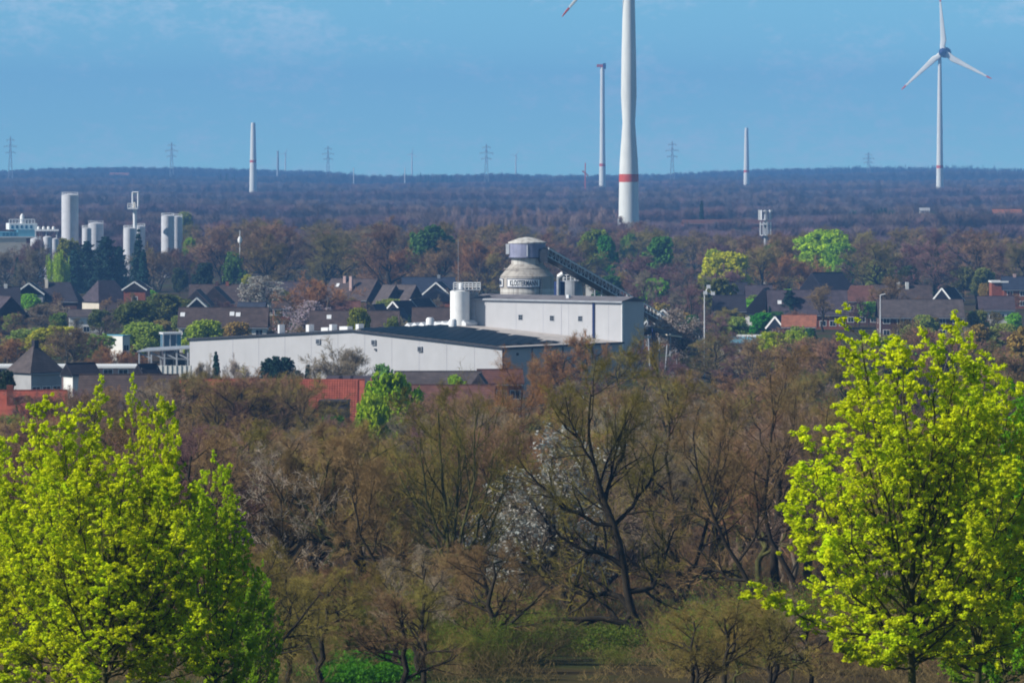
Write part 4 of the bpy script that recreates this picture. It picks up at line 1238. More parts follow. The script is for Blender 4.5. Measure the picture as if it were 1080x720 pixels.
H('long brown roof with skylight, right behind the ridge of the white hall', 374, 328.5, 346, 92, 44, 0, 'roof_brown', 'wall_white', rh=9.5, sky=((-.58, .38),), win=5)
H('small brick peaked gable with dark roof, second in the row behind the hall roof', 399, 321.5, 329.5, 30, 10, 70, 'roof_dark', 'wall_brick', rh=8, gwin=0)
H('small brick peaked gable nearest to the dark conifer behind the hall roof', 419, 326, 334, 30, 10, 66, 'roof_slate', 'wall_brick', rh=8, gwin=0)
H('grey roof with dark gable right of the two chimney house', 411, 301, 318, 20, 26, -52, 'roof_greyish', 'wall_dark', gwin=0)
H('second grey roof with dark gable, left of the slate blue roof', 427, 301, 316, 30, 24, -40, 'roof_greyish', 'wall_dark', gwin=0)
H('dark roofed house with short white bargeboard, left one of two behind the solar roof', 424, 318, 332, 34, 28, 60, 'roof_dark', 'wall_pink', rh=8.5, trim=True, gwin=0)
H('dark roofed house with long white bargeboard, right one of two behind the solar roof', 443, 316, 333, 34, 32, 58, 'roof_dark', 'wall_pink', rh=8.5, trim=True, gwin=0)
H('long slate blue roof behind the red brick gable near the white silo', 452, 293, 310, 54, 40, 4, 'roof_slate', 'wall_brown', chim=((.4, 'wall_grey'),))
H('dark house with white verge just above the red brick gable', 463, 298, 309, 26, 26, 78, 'roof_dark', 'wall_dark', trim=True, gwin=0)
H('broad bright red brick gable beside the white silo', 461, 305.5, 316.5, 30, 44, 88, 'roof_slate', 'wall_brick', gwin=0, win=1)
H('brown roof with white posts below the red brick gable', 458, 325, 345, 44, 40, 0, 'roof_brown', 'wall_white', rh=9)
H('pale gabled house among trees behind the conveyor', 631, 282, 291, 30, 24, 84, 'roof_brown', 'wall_white', gwin=0, win=0)
H('brick gable with white bargeboards beyond the lower conveyor', 701, 326.5, 334, 22, 15, 80, 'roof_brown', 'wall_brick', rh=8, trim=True, gwin=0)
H('smaller brick gable with white bargeboards close to the hall end under the conveyor', 686, 335, 342, 22, 13, 84, 'roof_brown', 'wall_brick', rh=7, trim=True, gwin=0)
# right part of the town
H('upper dark roof behind the floodlight mast', 770, 298.5, 312, 34, 30, 2, 'roof_dark', 'wall_brown', win=2)
H('lower dark roof in front of the other dark one, right of the floodlight mast', 769, 312, 326, 32, 26, 2, 'roof_dark', 'wall_dark', rh=9, win=0)
H('dark roof with pinkish brick wall left of the ivy gable', 800, 301.5, 311, 26, 22, 0, 'roof_purple', 'wall_brick', rh=9.5, win=2)
H('steep pale gable overgrown with ivy, dark roof to its right', 808, 304.5, 329, 34, 42, 78, 'roof_dark', 'wall_white', rh=9.5, gwin=0, win=0)
H('dark roofed house with pale pink gable and two white windows below the bright tree', 872, 288, 304, 42, 34, 40, 'roof_dark', 'wall_pink', rh=9.5)
H('very long dark purple roof below the pale pink gable', 851, 306.5, 330, 82, 50, 0, 'roof_purple', 'wall_brick', rh=9.5, win=8, sky=((-.72, .55),))
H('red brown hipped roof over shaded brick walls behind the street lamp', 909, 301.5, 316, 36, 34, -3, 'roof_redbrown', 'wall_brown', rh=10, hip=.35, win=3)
H('grey brown roof with white chimneys right of the street lamp', 950, 301, 318, 62, 40, 2, 'roof_brown', 'wall_grey', chim=((-.1, 'wall_white', -1), (.2, 'wall_white', -1)), win=3)
H('dark gable with broken white trim beside a dark roof, near the right woods', 1000, 304, 315.5, 26, 20, 58, 'roof_dark', 'wall_dark', trim=True, gwin=1)
H('long low grey roof below the white trimmed dark gable', 970, 316.5, 333, 88, 44, 0, 'roof_greyish', 'wall_brown', win=6)
H('brick house with dark roof and pink chimney at the right edge of town', 1077, 292, 304, 40, 30, 0, 'roof_slate', 'wall_brick', chim=((-.35, 'wall_pink'),), win=3)
H('grey roof over a long white wall, low at the right of town', 1050, 313, 325, 36, 30, 0, 'roof_purple', 'wall_white', win=4)
H('orange roofed house beside the round green bush below the ivy gable', 843, 333, 343, 34, 26, -6, 'roof_orange', 'wall_brick', rh=8)
H('dark slate dormer house between the green bush and the orange roof', 824, 334, 344, 24, 18, 58, 'roof_slate', 'wall_dark', rh=7.5, trim=True, gwin=0)
# flat white edged extension at the right edge
fb = empty('flat_roofed_annex', (X(1054, 1400), 1400, 0), 0, 'brick annex with a white flat roof edge at the right of town', 'annex')
kk = K * 1400
MB().box(-8 * kk, 9 * kk, 0, 8, -1, Z(298, 1400)).build('wall', 'wall_brick', fb)
MB().box(-8.6 * kk, 9.6 * kk, -.5, 8.5, Z(298, 1400), Z(296.3, 1400)).build('roof_edge', 'white_paint', fb)
# far roofs
H('long red roof far off in the woods left of the phone mast', 765, 232, 236, 90, 40, 2, 'roof_redbrown', 'wall_brick', D=2450, win=0, gwin=0)
H('tiny pale roof far in the dark woods at right', 975, 219.5, 222, 10, 10, 0, 'wall_grey', 'wall_white', D=2900, win=0, gwin=0)
H('pale reddish roof far in the woods near the right edge', 1062, 221, 225, 30, 16, 0, 'roof_orange', 'wall_pink', D=2700, win=0, gwin=0)
H('tiny pinkish roof on the far ridge at left', 126, 182.3, 185.5, 20, 20, 0, 'roof_orange', 'wall_pink', D=7600, win=0, gwin=0)

# blue roofed shed and van by the lamp mast
sh = empty('shed', (X(779, 960), 960, 0), R(-3), 'low white shed with pale blue roof at the foot of the bright green trees', 'shed')
kk = K * 960
MB().box(-23 * kk, 23 * kk, 0, 8, -.5, Z(361.5, 960)).build('wall', 'wall_white', sh)
b = MB(); b.prism([(-.6, Z(362, 960)), (8.6, Z(357.0, 960)), (8.6, Z(356.6, 960)), (-.6, Z(361, 960))], -24 * kk, 24 * kk); b.build('roof', 'blue_sheet', sh)
for i in range(6): MB().box((-22 + i * 8) * kk, (-21.2 + i * 8) * kk, -.1, 0.0, -.5, Z(362.2, 960)).build('post', 'nacelle_blue', sh)
for i in range(5): MB().box((-19 + i * 8) * kk, (-15 + i * 8) * kk, -.05, .0, 1.0, 3.0).build('door_panel', 'grey_metal', sh)
vn = empty('van', (X(794, 985), 985, 0), R(4), 'white high roofed van parked behind the blue roofed shed', 'van')
kk = K * 985
zt = Z(353, 985)
MB().prism([(-1.1, .5), (1.1, .5), (1.1, zt - .5), (.85, zt), (-.85, zt), (-1.1, zt - .5)], -3.2, 2.2).build('body', 'white_paint', vn)
MB().prism([(-1.08, .5), (1.08, .5), (1.08, zt - 1.6), (.8, zt - .9), (-.8, zt - .9), (-1.08, zt - 1.6)], 2.2, 3.4).build('cab', 'white_paint', vn)
for x_ in (-2.0, 2.4):
    for y_ in (-1.05, 1.05):
        w_ = MB().lathe([(.42, -.12), (.42, .12)], 14).build('wheel', 'dark_steel', vn); w_.location = (x_, y_, .42); w_.rotation_euler = (R(90), 0, 0)
MB().box(2.3, 3.0, -1.12, -1.085, 1.6, 2.4).build('window', 'pane', vn)

# ------------------------------------------------------------------ nearer houses below the halls
H('dark pyramid roofed house with pale half timbered wall, left below town', 37, 364.5, 389, 40, 40, 42, 'roof_greyish', 'wall_grey', D=790, hip=.92, win=3, chim=((0, 'roof_dark'),))
H('small dark roof with white gable end peeping over the yellow maple', 85, 384, 393, 30, 20, 34, 'roof_dark', 'wall_white', D=735, gwin=0)
H('little house with bright white gable and dark roof above the yellow maple', 155, 385, 396, 22, 20, 46, 'roof_dark', 'wall_white', D=745, gwin=1)
H('wide dull grey roof behind the yellow maple', 136, 396, 440, 100, 84, 0, 'roof_brown', 'wall_brown', D=690, win=0)
H('red tiled roof with square chimney at the left edge', 18, 413, 445, 100, 70, 6, 'roof_red', 'wall_brick', D=625, chim=((-.15, 'wall_brick', -1.6),))
H('long red roof ridge below the left end of the white hall', 222, 401, 418, 84, 44, 2, 'roof_red', 'wall_brown', D=735, win=0)
H('long grey roof with pale gable right of the bright green tree', 462, 392.5, 405, 88, 32, 3, 'roof_greyish', 'wall_grey', D=765, win=4)
H('pale blue grey gable at the end of the long grey roof', 506, 395, 404, 24, 13, 84, 'roof_greyish', 'wall_grey', D=752, gwin=0)
H('dark red roof with brick wall under the corner of the white hall', 527, 390.5, 402, 44, 26, 8, 'roof_redbrown', 'wall_brick', D=770, win=3)
H('low red roof in front of the long grey one', 472, 407, 426, 96, 40, -2, 'roof_redbrown', 'wall_brown', D=690, win=0)
H('pale orange gable between the flat roof and the bright green tree', 398, 400, 409, 20, 12, 60, 'roof_orange', 'wall_pink', D=705, gwin=0)
# the big red tiled roof: tiles laid course by course
D = 655.0; k = K * D
g0 = gz(X(328, D), D)
rt = H('big red tiled roof with shaded annex beside the bright green tree', 325, 401.5, 443, 114, 76, 0, 'roof_red', 'wall_brick', D=D, win=0, gwin=0)
zr, ze = Z(401.5, D) - g0, Z(443, D) - g0
A, G = 57 * k, 38 * k
sl = (zr - ze) / G
b = MB(); an = math.atan(sl); ca_, sa_ = math.cos(an), math.sin(an)
slope = math.hypot(G + .45, (G + .45) * sl)
nr, nc = int(slope / .40), int(2 * A / .34)
tg = random.Random(4)
V, F = [], []
for r_ in range(nr):
    for c_ in range(nc):
        s0 = r_ * .40; s1 = s0 + .44
        x0 = -A - .3 + c_ * .34
        for xx_, lift in ((x0, .05), (x0 + .17, .075 + tg.uniform(-.01, .015)), (x0 + .33, .05)):
            for s_, up_ in ((s0, .0), (min(s1, slope), .08)):
                y_ = -s_ * ca_; z_ = zr + .2 - s_ * sa_
                V.append((xx_, y_ - (lift + up_) * sa_, z_ + (lift + up_) * ca_))
        o_i = len(V) - 6
        F += [(o_i, o_i + 1, o_i + 3, o_i + 2), (o_i + 2, o_i + 3, o_i + 5, o_i + 4)]
b.add(V, [f[::-1] for f in F]); q = b.build('roof_tiles', 'roof_red', rt); q['kind'] = 'stuff'
# annex wall in front of it
ax = empty('annex', (X(352, 628), 628, gz(X(352, 628), 628)), R(-4), 'dark brick annex with flat roof in front of the big red tiled roof', 'annex')
kk = K * 628; ga = ax.location.z
MB().box(-16 * kk, 13 * kk, 0, 5, -1, Z(424, 628) - ga).build('wall', 'wall_dark', ax)
MB().box(-16.6 * kk, 13.6 * kk, -.3, 5.3, Z(424, 628) - ga, Z(422.6, 628) - ga).build('roof', 'roof_dark', ax)
fr = empty('flat_roofed_building', (X(365, 715), 715, gz(X(365, 715), 715)), R(-3), 'dark grey flat roof with two black stacks behind the big red tiled roof', 'building')
kk = K * 715; ga = fr.location.z
MB().box(-28 * kk, 27 * kk, 0, 14, -1, Z(405, 715) - ga).build('wall', 'wall_dark', fr)
b = MB(); b.prism([(-.5, Z(411, 715) - ga), (14, Z(401, 715) - ga), (14, Z(400.2, 715) - ga), (-.5, Z(409.5, 715) - ga)], -28.5 * kk, 27.5 * kk); b.build('roof', 'roof_purple', fr)
for x_, w_ in ((-10, 1.6), (2, 1.2)): MB().box((x_ - w_) * kk, (x_ + w_) * kk, 6, 7.5, Z(405, 715) - ga, Z(398.5, 715) - ga).build('chimney', 'roof_dark', fr)
# pale walls, flat roofs and the canopy left of the long hall
fl = empty('flat_roofed_building', (X(120, 830), 830, 0), 0, 'long low brick building with a white flat roof edge, left of the white hall', 'building')
kk = K * 830
MB().box(-125 * kk, 26 * kk, 0, 9, -1, Z(388, 830)).build('wall', 'wall_pink', fl)
MB().box(-126 * kk, 27 * kk, -.5, 9.5, Z(388, 830), Z(385.8, 830)).build('roof_edge', 'white_paint', fl)
for i in range(9): window(fl, (-118 + i * 16) * kk, Z(393, 830), 1.5, 1.1, 'front', 0)
wl = empty('yard_wall', (X(183, 822), 822, 0), R(-3), 'whitewashed yard wall between the small white gable and the hall', 'wall')
kk = K * 822
MB().box(-18 * kk, 19 * kk, 0, .3, -1, Z(385.5, 822)).build('wall_panel', 'wall_white', wl)
for i in range(8): MB().box((-18 + i * 5.1) * kk, (-17.2 + i * 5.1) * kk, -.12, -.002, -1, Z(385, 822)).build('post', 'wall_white', wl)
cn = empty('canopy', (X(176, 905), 905, 0), R(-6), 'thin flat loading canopy on posts at the left end of the white hall', 'canopy')
kk = K * 905
b = MB(); b.add([(-29 * kk, -3, Z(369.5, 905)), (27 * kk, -3, Z(366.0, 905)), (27 * kk, 8, Z(364.8, 905)), (-29 * kk, 8, Z(368.3, 905)),
                 (-29 * kk, -3, Z(370.8, 905)), (27 * kk, -3, Z(367.3, 905)), (27 * kk, 8, Z(366.1, 905)), (-29 * kk, 8, Z(369.6, 905))],
                [(0, 1, 2, 3), (7, 6, 5, 4), (0, 4, 5, 1), (1, 5, 6, 2), (2, 6, 7, 3), (3, 7, 4, 0)]); b.build('roof', 'grey_metal', cn)
for x_ in (-27, -14, 0, 13, 25):
    for y_ in (-2.5, 7.5): MB().box(x_ * kk - .15, x_ * kk + .15, y_ - .15, y_ + .15, -.5, Z(369.5 if x_ < 0 else 368, 905) - .1).build('post', 'grey_metal', cn)
b = MB()
for i in range(4): b.beam(((-27 + i * 13) * kk, -2.4, Z(371.5, 905)), ((-14 + i * 13) * kk, -2.4, Z(377.5, 905)), .15, .25)
b.build('brace', 'grey_metal', cn)
MB().box(-9 * kk, 27 * kk, 9, 9.3, -.5, Z(375, 905)).build('back_panel', 'dark_steel', cn)
MB().beam((-6 * kk, -1, Z(377, 905)), (26 * kk, 2, Z(379.5, 905)), .3, .35).build('crossbeam', 'white_metal', cn)
cb_ = empty('control_cabin', (X(181.5, 960), 960, 0), R(14), 'blue grey glazed cabin standing above the loading canopy', 'cabin')
kk = K * 960; z0, z1 = Z(367, 960), Z(351, 960)
MB().box(-9.5 * kk, 8 * kk, 0, 4, -.5, z0).build('base', 'wall_dark', cb_)
MB().box(-9 * kk, 5 * kk, .1, 3.9, z0, z1 - .3).build('glazing', 'pane_blue', cb_)
for x_ in (-9.3, -2, 5): MB().box(x_ * kk - .12, x_ * kk + .12, -.02, .1, z0, z1 - .3).build('mullion', 'white_metal', cb_)
MB().box(5.2 * kk, 9.5 * kk, -.05, 4, z0, z1 - .3).build('end_panel', 'blue_sheet', cb_)
MB().box(-9.9 * kk, 9.9 * kk, -.3, 4.3, z1 - .3, z1 + .05).build('roof', 'white_metal', cb_)
ut = empty('utility_building', (X(126, 985), 985, 0), R(40), 'narrow white and blue grey block among the yellow green trees', 'building')
kk = K * 985
MB().box(-3.5 * kk, 6 * kk, -2, 3, -.5, Z(354, 985)).build('wall', 'wall_white', ut)
MB().box(-3.9 * kk, 6.4 * kk, -2.3, 3.3, Z(354, 985), Z(353, 985)).build('roof', 'blue_sheet', ut)
window(ut, 1 * kk, 4.0, 1.3, 1.1, 'front', -2)
# gravel heap and yard walls beside the works
g = np.random.default_rng(8)
gy, gx = np.meshgrid(np.linspace(-7, 7, 29), np.linspace(-9, 9, 37), indexing='ij')
rr = np.sqrt((gx / 9) ** 2 + (gy / 7) ** 2)
hh = np.clip(1 - rr, 0, None) * 4.4 + g.normal(size=gx.shape) * .12 * (rr < 1)
Vv = np.stack([gx, gy, hh - .1], -1).reshape(-1, 3)
ii = (np.arange(28)[:, None] * 37 + np.arange(36)[None]).ravel()
hpG = tag(obj('gravel_heap', np_mesh('gravel_heap', [(Vv, np.stack([ii, ii + 1, ii + 38, ii + 37], -1), 0, True)], ['gravel'])), 'pale gravel heap below the foot of the conveyor', 'gravel heap')
hpG.location = (X(709, 882), 882, 0)
for px, D_, c_, lb in ((630, 800, 'white_paint', 'white van partly hidden by twigs in front of the blue shaded hall side'), (648, 805, 'yellow_paint', 'ochre van partly hidden by twigs in front of the blue shaded hall side')):
    v = empty('van', (X(px, D_), D_, gz(X(px, D_), D_)), R(10), lb, 'van')
    MB().prism([(-1, .5), (1, .5), (1, 2.2), (.8, 2.6), (-.8, 2.6), (-1, 2.2)], -2.4, 1.6).build('body', c_, v)
    MB().prism([(-.98, .5), (.98, .5), (.98, 1.3), (.75, 2.1), (-.75, 2.1), (-.98, 1.3)], 1.6, 2.7).build('cab', c_, v)
    for x_ in (-1.6, 1.8):
        for y_ in (-.95, .95):
            w_ = MB().lathe([(.36, -.1), (.36, .1)], 12).build('wheel', 'dark_steel', v); w_.location = (x_, y_, .36); w_.rotation_euler = (R(90), 0, 0)
# ------------------------------------------------------------------ colours of twigs and leaves
BROWN, REDB, OLIVE, GREYB = (.275, .180, .082), (.285, .160, .095), (.255, .198, .052), (.270, .210, .145)
PURP, RUSS, PALE, MOSS = (.215, .122, .115), (.33, .165, .062), (.46, .38, .30), (.200, .165, .034)
LIME, GREEN, BRIGHT, YOLI = (.68, .74, .004), (.055, .20, .022), (.12, .42, .012), (.24, .27, .045)
DARKG, PINEG, FRESH, SAGE = (.016, .050, .036), (.022, .075, .055), (.20, .40, .02), (.20, .30, .10)
WHITEB, PINKB = (.62, .56, .52), (.62, .46, .50)


def cols(tw=BROWN, lf=GREEN, bl=WHITEB):
    return {'crown': tw, 'leaf': lf, 'blossom': bl}


def vary(c, a=.16):
    s = 1 + random.uniform(-a, a)
    return tuple(max(.004, v * s * (1 + random.uniform(-a, a) * .4)) for v in c)


# ------------------------------------------------------------------ woodland trees with their own skeletons
def skeleton(D, trunk, limbs, r0, seed, extra=5, limb_r=.55, depth=.9):
    g = np.random.default_rng(seed)
    bx, by = X(trunk[0][0], D), D
    bz = gz(bx, by)
    def w(path, amp, y0):
        n = len(path); out = []
        s = g.choice([-1, 1]) * g.uniform(.4, 1) * amp
        for i, (px, py) in enumerate(path):
            out.append((X(px, D) - bx, y0 + s * (i / max(n - 1, 1)) ** 1.3, Z(py, D) - bz))
        return out
    tp = w(trunk, .5, 0); tp = [(tp[0][0], tp[0][1], -1.0)] + tp[0:]
    TP = wobble_path(tp, 14, .04, g)
    TR = (r0 * np.linspace(1.15, .2, 14))[None]
    LPs, LRs = [], []
    for lb in limbs:
        a = w(lb, depth * 2.6, 0)
        i = np.argmin(np.abs(TP[0, :, 2] - a[0][2]))
        a[0] = tuple(TP[0, i])
        LPs.append(wobble_path(a, 8, .07, g)[0]); LRs.append(max(TR[0, i] * limb_r, .03) * np.linspace(1, .22, 8))
    LP, LR = np.array(LPs), np.array(LRs)
    if extra:
        E, ER, _ = spawn(TP, TR, extra, .45, 1.0, 30, 60, .3, .5, 8, .4, .14, .6, g, taper=.5)
        LP = np.concatenate([LP, E]); LR = np.concatenate([LR, ER])
    return (bx, by), (TP, TR, LP, LR)


HERO = [
    (270, [(688, 697), (678, 668), (664, 640), (657, 600), (650, 560), (636, 525), (626, 490), (620, 450), (623, 415)],
     [[(664, 640), (648, 622), (622, 629), (598, 622), (578, 606), (565, 590)], [(678, 668), (650, 652), (612, 652), (578, 650), (548, 662), (530, 668)], [(657, 600), (640, 584), (612, 580), (588, 560), (575, 540)],
      [(650, 560), (622, 548), (588, 530), (562, 505), (545, 480)], [(636, 525), (646, 500), (660, 470), (668, 435)], [(626, 490), (612, 466), (590, 440), (580, 425)], [(662, 630), (690, 618), (702, 590), (712, 560)],
      [(672, 655), (640, 688), (600, 700), (562, 688), (530, 660)], [(650, 555), (672, 530), (690, 500), (694, 470)]], .26, 21, MOSS, 'bark',
     'gnarled black leaning oak with low limbs in front of the white blossom'),
    (300, [(726, 668), (718, 640), (716, 622), (713, 590), (716, 560), (708, 525), (702, 490), (706, 450), (704, 415)],
     [[(717, 632), (700, 612), (682, 604), (664, 594), (650, 574), (642, 548)], [(718, 630), (730, 608), (748, 602), (772, 606), (792, 618)], [(716, 622), (735, 598), (742, 560), (752, 520), (762, 470), (765, 430)],
      [(713, 590), (695, 560), (682, 530), (676, 490)], [(716, 560), (730, 530), (738, 490)]], .22, 22, OLIVE, 'bark',
     'dark short trunked oak with a wide fork, right of the black leaning oak'),
    (285, [(806, 694), (802, 652), (796, 626), (783, 600), (768, 578), (757, 555), (745, 530), (736, 500), (731, 455)],
     [[(790, 612), (770, 610), (746, 600), (726, 597), (705, 560)], [(783, 600), (796, 568), (800, 530), (796, 490)], [(757, 555), (735, 540), (714, 546), (700, 530)], [(745, 530), (760, 505), (770, 470), (772, 430)], [(736, 500), (722, 480), (716, 450)]], .17, 23, BROWN, 'bark',
     'thin dark trunk leaning left over the brushwood, beside the right yellow maple'),
    (330, [(852, 655), (842, 625), (830, 600), (812, 570), (806, 540), (808, 510), (812, 475), (815, 440), (812, 395)],
     [[(806, 540), (795, 515), (776, 505), (764, 490)], [(808, 510), (826, 490), (836, 460), (838, 415)], [(812, 475), (798, 450), (785, 420)], [(830, 600), (852, 570), (862, 530)], [(815, 440), (826, 415), (830, 385)]], .20, 24, BROWN, 'bark',
     'dark crooked tree half behind the left flank of the right yellow maple'),
    (262, [(324, 717), (318, 690), (310, 662), (300, 640), (302, 605), (298, 562), (296, 530), (298, 498)],
     [[(302, 605), (290, 586), (274, 570), (262, 548)], [(298, 562), (286, 540), (272, 515)], [(302, 600), (320, 580), (330, 548)], [(297, 545), (312, 520), (322, 500)], [(310, 662), (296, 640), (268, 598)], [(296, 530), (288, 508), (276, 495)]], .10, 25, PALE, 'bark',
     'slim bent tree with pale silvery twigs just right of the left yellow maple'),
    (305, [(479, 684), (478, 640), (476, 600), (472, 560), (468, 520), (465, 480), (462, 435)],
     [[(476, 600), (488, 560), (497, 520), (500, 470), (505, 430)], [(477, 610), (460, 570), (440, 540), (424, 508), (408, 478)], [(476, 590), (482, 540), (484, 490), (481, 440)], [(474, 580), (455, 550), (448, 510), (444, 460)],
      [(478, 630), (502, 590), (522, 550), (532, 500)], [(478, 620), (490, 590), (512, 540), (520, 480)], [(477, 600), (448, 570), (425, 550), (400, 530)]], .19, 26, MOSS, 'bark_moss',
     'upright mossy tree with many ascending limbs in the middle of the wood'),
    (258, [(438, 716), (430, 682), (418, 652), (411, 622), (396, 592), (381, 562), (371, 520), (366, 490)],
     [[(418, 652), (400, 640), (378, 632), (356, 612)], [(411, 622), (425, 590), (430, 555)], [(396, 592), (375, 580), (352, 560)], [(381, 562), (392, 530), (396, 500)]], .12, 27, BROWN, 'bark',
     'slender dark tree slanting left, near the bright green grass patch'),
    (420, [(556, 500), (553, 470), (551, 450), (549, 432), (552, 405)],
     [[(552, 462), (566, 446), (577, 428), (583, 405)], [(551, 450), (540, 432), (528, 412)], [(550, 440), (562, 420), (566, 398)], [(551, 455), (534, 440), (520, 425)]], .16, 28, RUSS, 'bark',
     'russet crowned tree in front of the blue shaded hall wall'),
]
for D, tr, lb, r0, seed, col_, bk, label in HERO:
    (bx, by), sk = skeleton(D, tr, lb, r0, seed, extra=2 if col_ is PALE else 6, limb_r=.8 if D < 310 else .6)
    kd_ = bare_tree(seed, 14, skeleton=sk, per=(10, 8, 7) if col_ is not PALE else (7, 5, 5), twiglets=3 if D < 275 and col_ is not PALE else 1 if col_ is PALE else 2, tw=.0075, bark=bk)
    plant(kd_, 'bare_tree', bx, by, label, rot=0, colors=cols(col_), sink=0)

# ------------------------------------------------------------------ kinds of bare trees shared by the wood
NEAR = [bare_tree(101 + i, 13, limbs=[9, 8, 10, 11, 9, 8, 10][i], per=(9, 8, 8), twiglets=2, crown_base=[.22, .3, .18, .2, .28, .2, .24][i], ang=[(35, 65), (25, 50), (40, 72), (18, 40), (30, 62), (38, 70), (28, 58)][i],
                  trop=[.35, .5, .2, .6, .35, .15, .4][i], tw=.0088, bark=['bark', 'bark_moss', 'bark', 'bark_pale', 'bark_moss', 'bark', 'bark'][i], buds=.0) for i in range(7)]
MID = [bare_tree(201 + i, 13, limbs=12, per=(7, 6, 5), twiglets=2, crown_base=[.2, .15, .25, .12, .2][i], ang=[(35, 68), (30, 60), (20, 45), (40, 75), (30, 65)][i], limb_len=[(.45, .7), (.5, .7), (.5, .75), (.45, .75), (.4, .65)][i],
                 trop=.3, tw=.022, split_limbs=False, sides=(6, 4, 3), tlen=(.9, 1.2), buds=[0, 0, 0, .35, .2][i]) for i in range(5)]

random.seed(17)
TOP_X = [-30, 190, 268, 300, 385, 430, 500, 535, 560, 600, 625, 700, 760, 830, 880, 950, 1080, 1120]
TOP_Y = [432, 428, 425, 432, 432, 418, 424, 428, 424, 392, 384, 384, 378, 380, 362, 352, 345, 345]
zone = lambda px: 'below the white hall' if px < 270 else 'below the red tiled roof' if px < 390 else 'below the long grey roof' if px < 540 else 'below the shaded hall wall' if px < 690 else 'below the conveyor foot' if px < 830 else 'behind the right yellow maple'
cname = {BROWN: 'brown', REDB: 'reddish brown', OLIVE: 'olive brown', GREYB: 'grey brown', PURP: 'purplish brown', RUSS: 'russet'}
placed = []
cnt = 0
tries = 0
while cnt < 215 and tries < 9000:
    tries += 1
    D = 300 + 420 * random.random() ** 1.25
    px = random.uniform(-40, 1120)
    if D < 335 and 500 < px < 870: continue
    if D < 315 and 380 < px < 520: continue
    x, y = X(px, D), D
    if any((x - a) ** 2 + ((y - b_) * .8) ** 2 < 10.5 for a, b_ in placed): continue
    if D > 560 and 310 < px < 400: continue
    if D > 600 and px < 240: continue
    gnd = gz(x, y)
    lim = Z(np.interp(px, TOP_X, TOP_Y) + random.uniform(0, 26), D) - gnd
    h = min(random.uniform(9.5, 15), lim)
    if h < 5.5: continue
    placed.append((x, y))
    c = random.choices([BROWN, REDB, OLIVE, GREYB, PURP], [3, 1.6 if px < 560 else 2.2, 3.2 if px > 330 else 1.2, 2.6 if px < 560 else 1.0, 1.6 if px < 420 else .4])[0]
    kd_ = random.choice(NEAR if D < 520 else MID + NEAR[:1])
    wd = 'tall' if h > 12 else 'mid sized' if h > 8.5 else 'low'
    dist = 'in the wood' if D < 430 else 'at the wood edge'
    plant(kd_, 'bare_tree', x, y, f'{wd} {cname[c]} bare tree {dist} {zone(px)}', group=f'{wd} {cname[c]} trees {dist} {zone(px)}', h=h, wf=random.uniform(.92, 1.25), colors=cols(vary(c)))
    cnt += 1

# shrubs on the slope in front of the trunks
SHRUB = [bare_tree(311 + i, 3.2, limbs=20, per=(8, 6, 5), twiglets=2, crown_base=.01, ang=(12, 62), trunk_frac=.16, limb_len=(3.2, 5.2), tw=.0065, split_limbs=False, sides=(5, 3, 3), tlen=(.25, .5), r0=.05, buds=[0, .25, .6][i], bark=['bark', 'bark', 'bark_moss'][i]) for i in range(3)]
SC_ = {0: ('brown', BROWN), 1: ('olive brown', OLIVE), 2: ('young green', MOSS)}
n_ = 0
zone4 = lambda px: 'left of the slanting tree' if px < 400 else 'below the mossy upright tree' if px < 540 else 'around the black leaning oak' if px < 690 else 'before the forked oak' if px < 800 else 'under the right maple'
while n_ < 120:
    px = random.uniform(250, 1000); D = random.uniform(234, 330)
    if 335 < px < 420 and D < 262: continue
    x = X(px, D)
    q = random.choices([0, 1, 2], [4, 3, 1] if px > 680 else [2, 3, 4] if px > 520 else [3, 3, 2])[0]
    nm_, c = SC_[q]
    h = random.uniform(1.5, 3.8) * (1.25 if px > 690 else 1.0)
    if 560 < px < 765: h = min(h, Z(random.uniform(672, 705) if px < 705 else random.uniform(640, 670), D) - gz(x, D))
    if h < .7: continue
    plant(SHRUB[q], 'shrub', x, D, f'{nm_} twiggy shrub on the slope {zone4(px)}', cat='shrub', group=f'{nm_} shrubs on the slope {zone4(px)}', h=h, wf=random.uniform(1.1, 1.7), colors=cols(vary(c), vary((.16, .25, .02), .2)))
    n_ += 1

# smaller trees and saplings in front, closing the view to the ground
n_ = 0
spots_ = []
while n_ < 46:
    px = random.choice([random.uniform(255, 515), random.uniform(255, 515), random.uniform(705, 870)]); D = random.uniform(205, 300)
    x = X(px, D)
    if 360 < px < 415 and D < 250: continue
    if any((x - a) ** 2 + ((D - b_) * .6) ** 2 < 3.2 for a, b_ in spots_): continue
    spots_.append((x, D))
    gnd = gz(x, D)
    h = min(random.uniform(4.5, 8.5), Z(random.uniform(540, 640) if px < 575 else random.uniform(615, 665), D) - gnd)
    if h < 2.2: continue
    c = random.choices([BROWN, REDB, OLIVE, GREYB, MOSS], [3, 1.5, 3, 1, 2])[0]
    cname[MOSS] = 'mossy brown'
    plant(random.choice([NEAR[0], NEAR[2], NEAR[4], NEAR[5], NEAR[6]]), 'sapling', x, D, f'slender {cname[c]} bare sapling on the slope {zone4(px)}', group=f'slender {cname[c]} saplings on the slope {zone4(px)}', h=h, wf=random.uniform(1.1, 1.5), colors=cols(vary(c)))
    n_ += 1

for px in range(14, 192, 12):
    D = random.uniform(560, 670)
    x = X(px, D); h = Z(random.uniform(402, 430), D) - gz(x, D)
    c = random.choice([BROWN, GREYB, REDB, PURP])
    plant(random.choice(NEAR), 'bare_tree', x, D, f'{cname[c]} bare tree behind the left yellow maple', group=f'{cname[c]} trees behind the left yellow maple', h=h, wf=random.uniform(.9, 1.3), colors=cols(vary(c)))

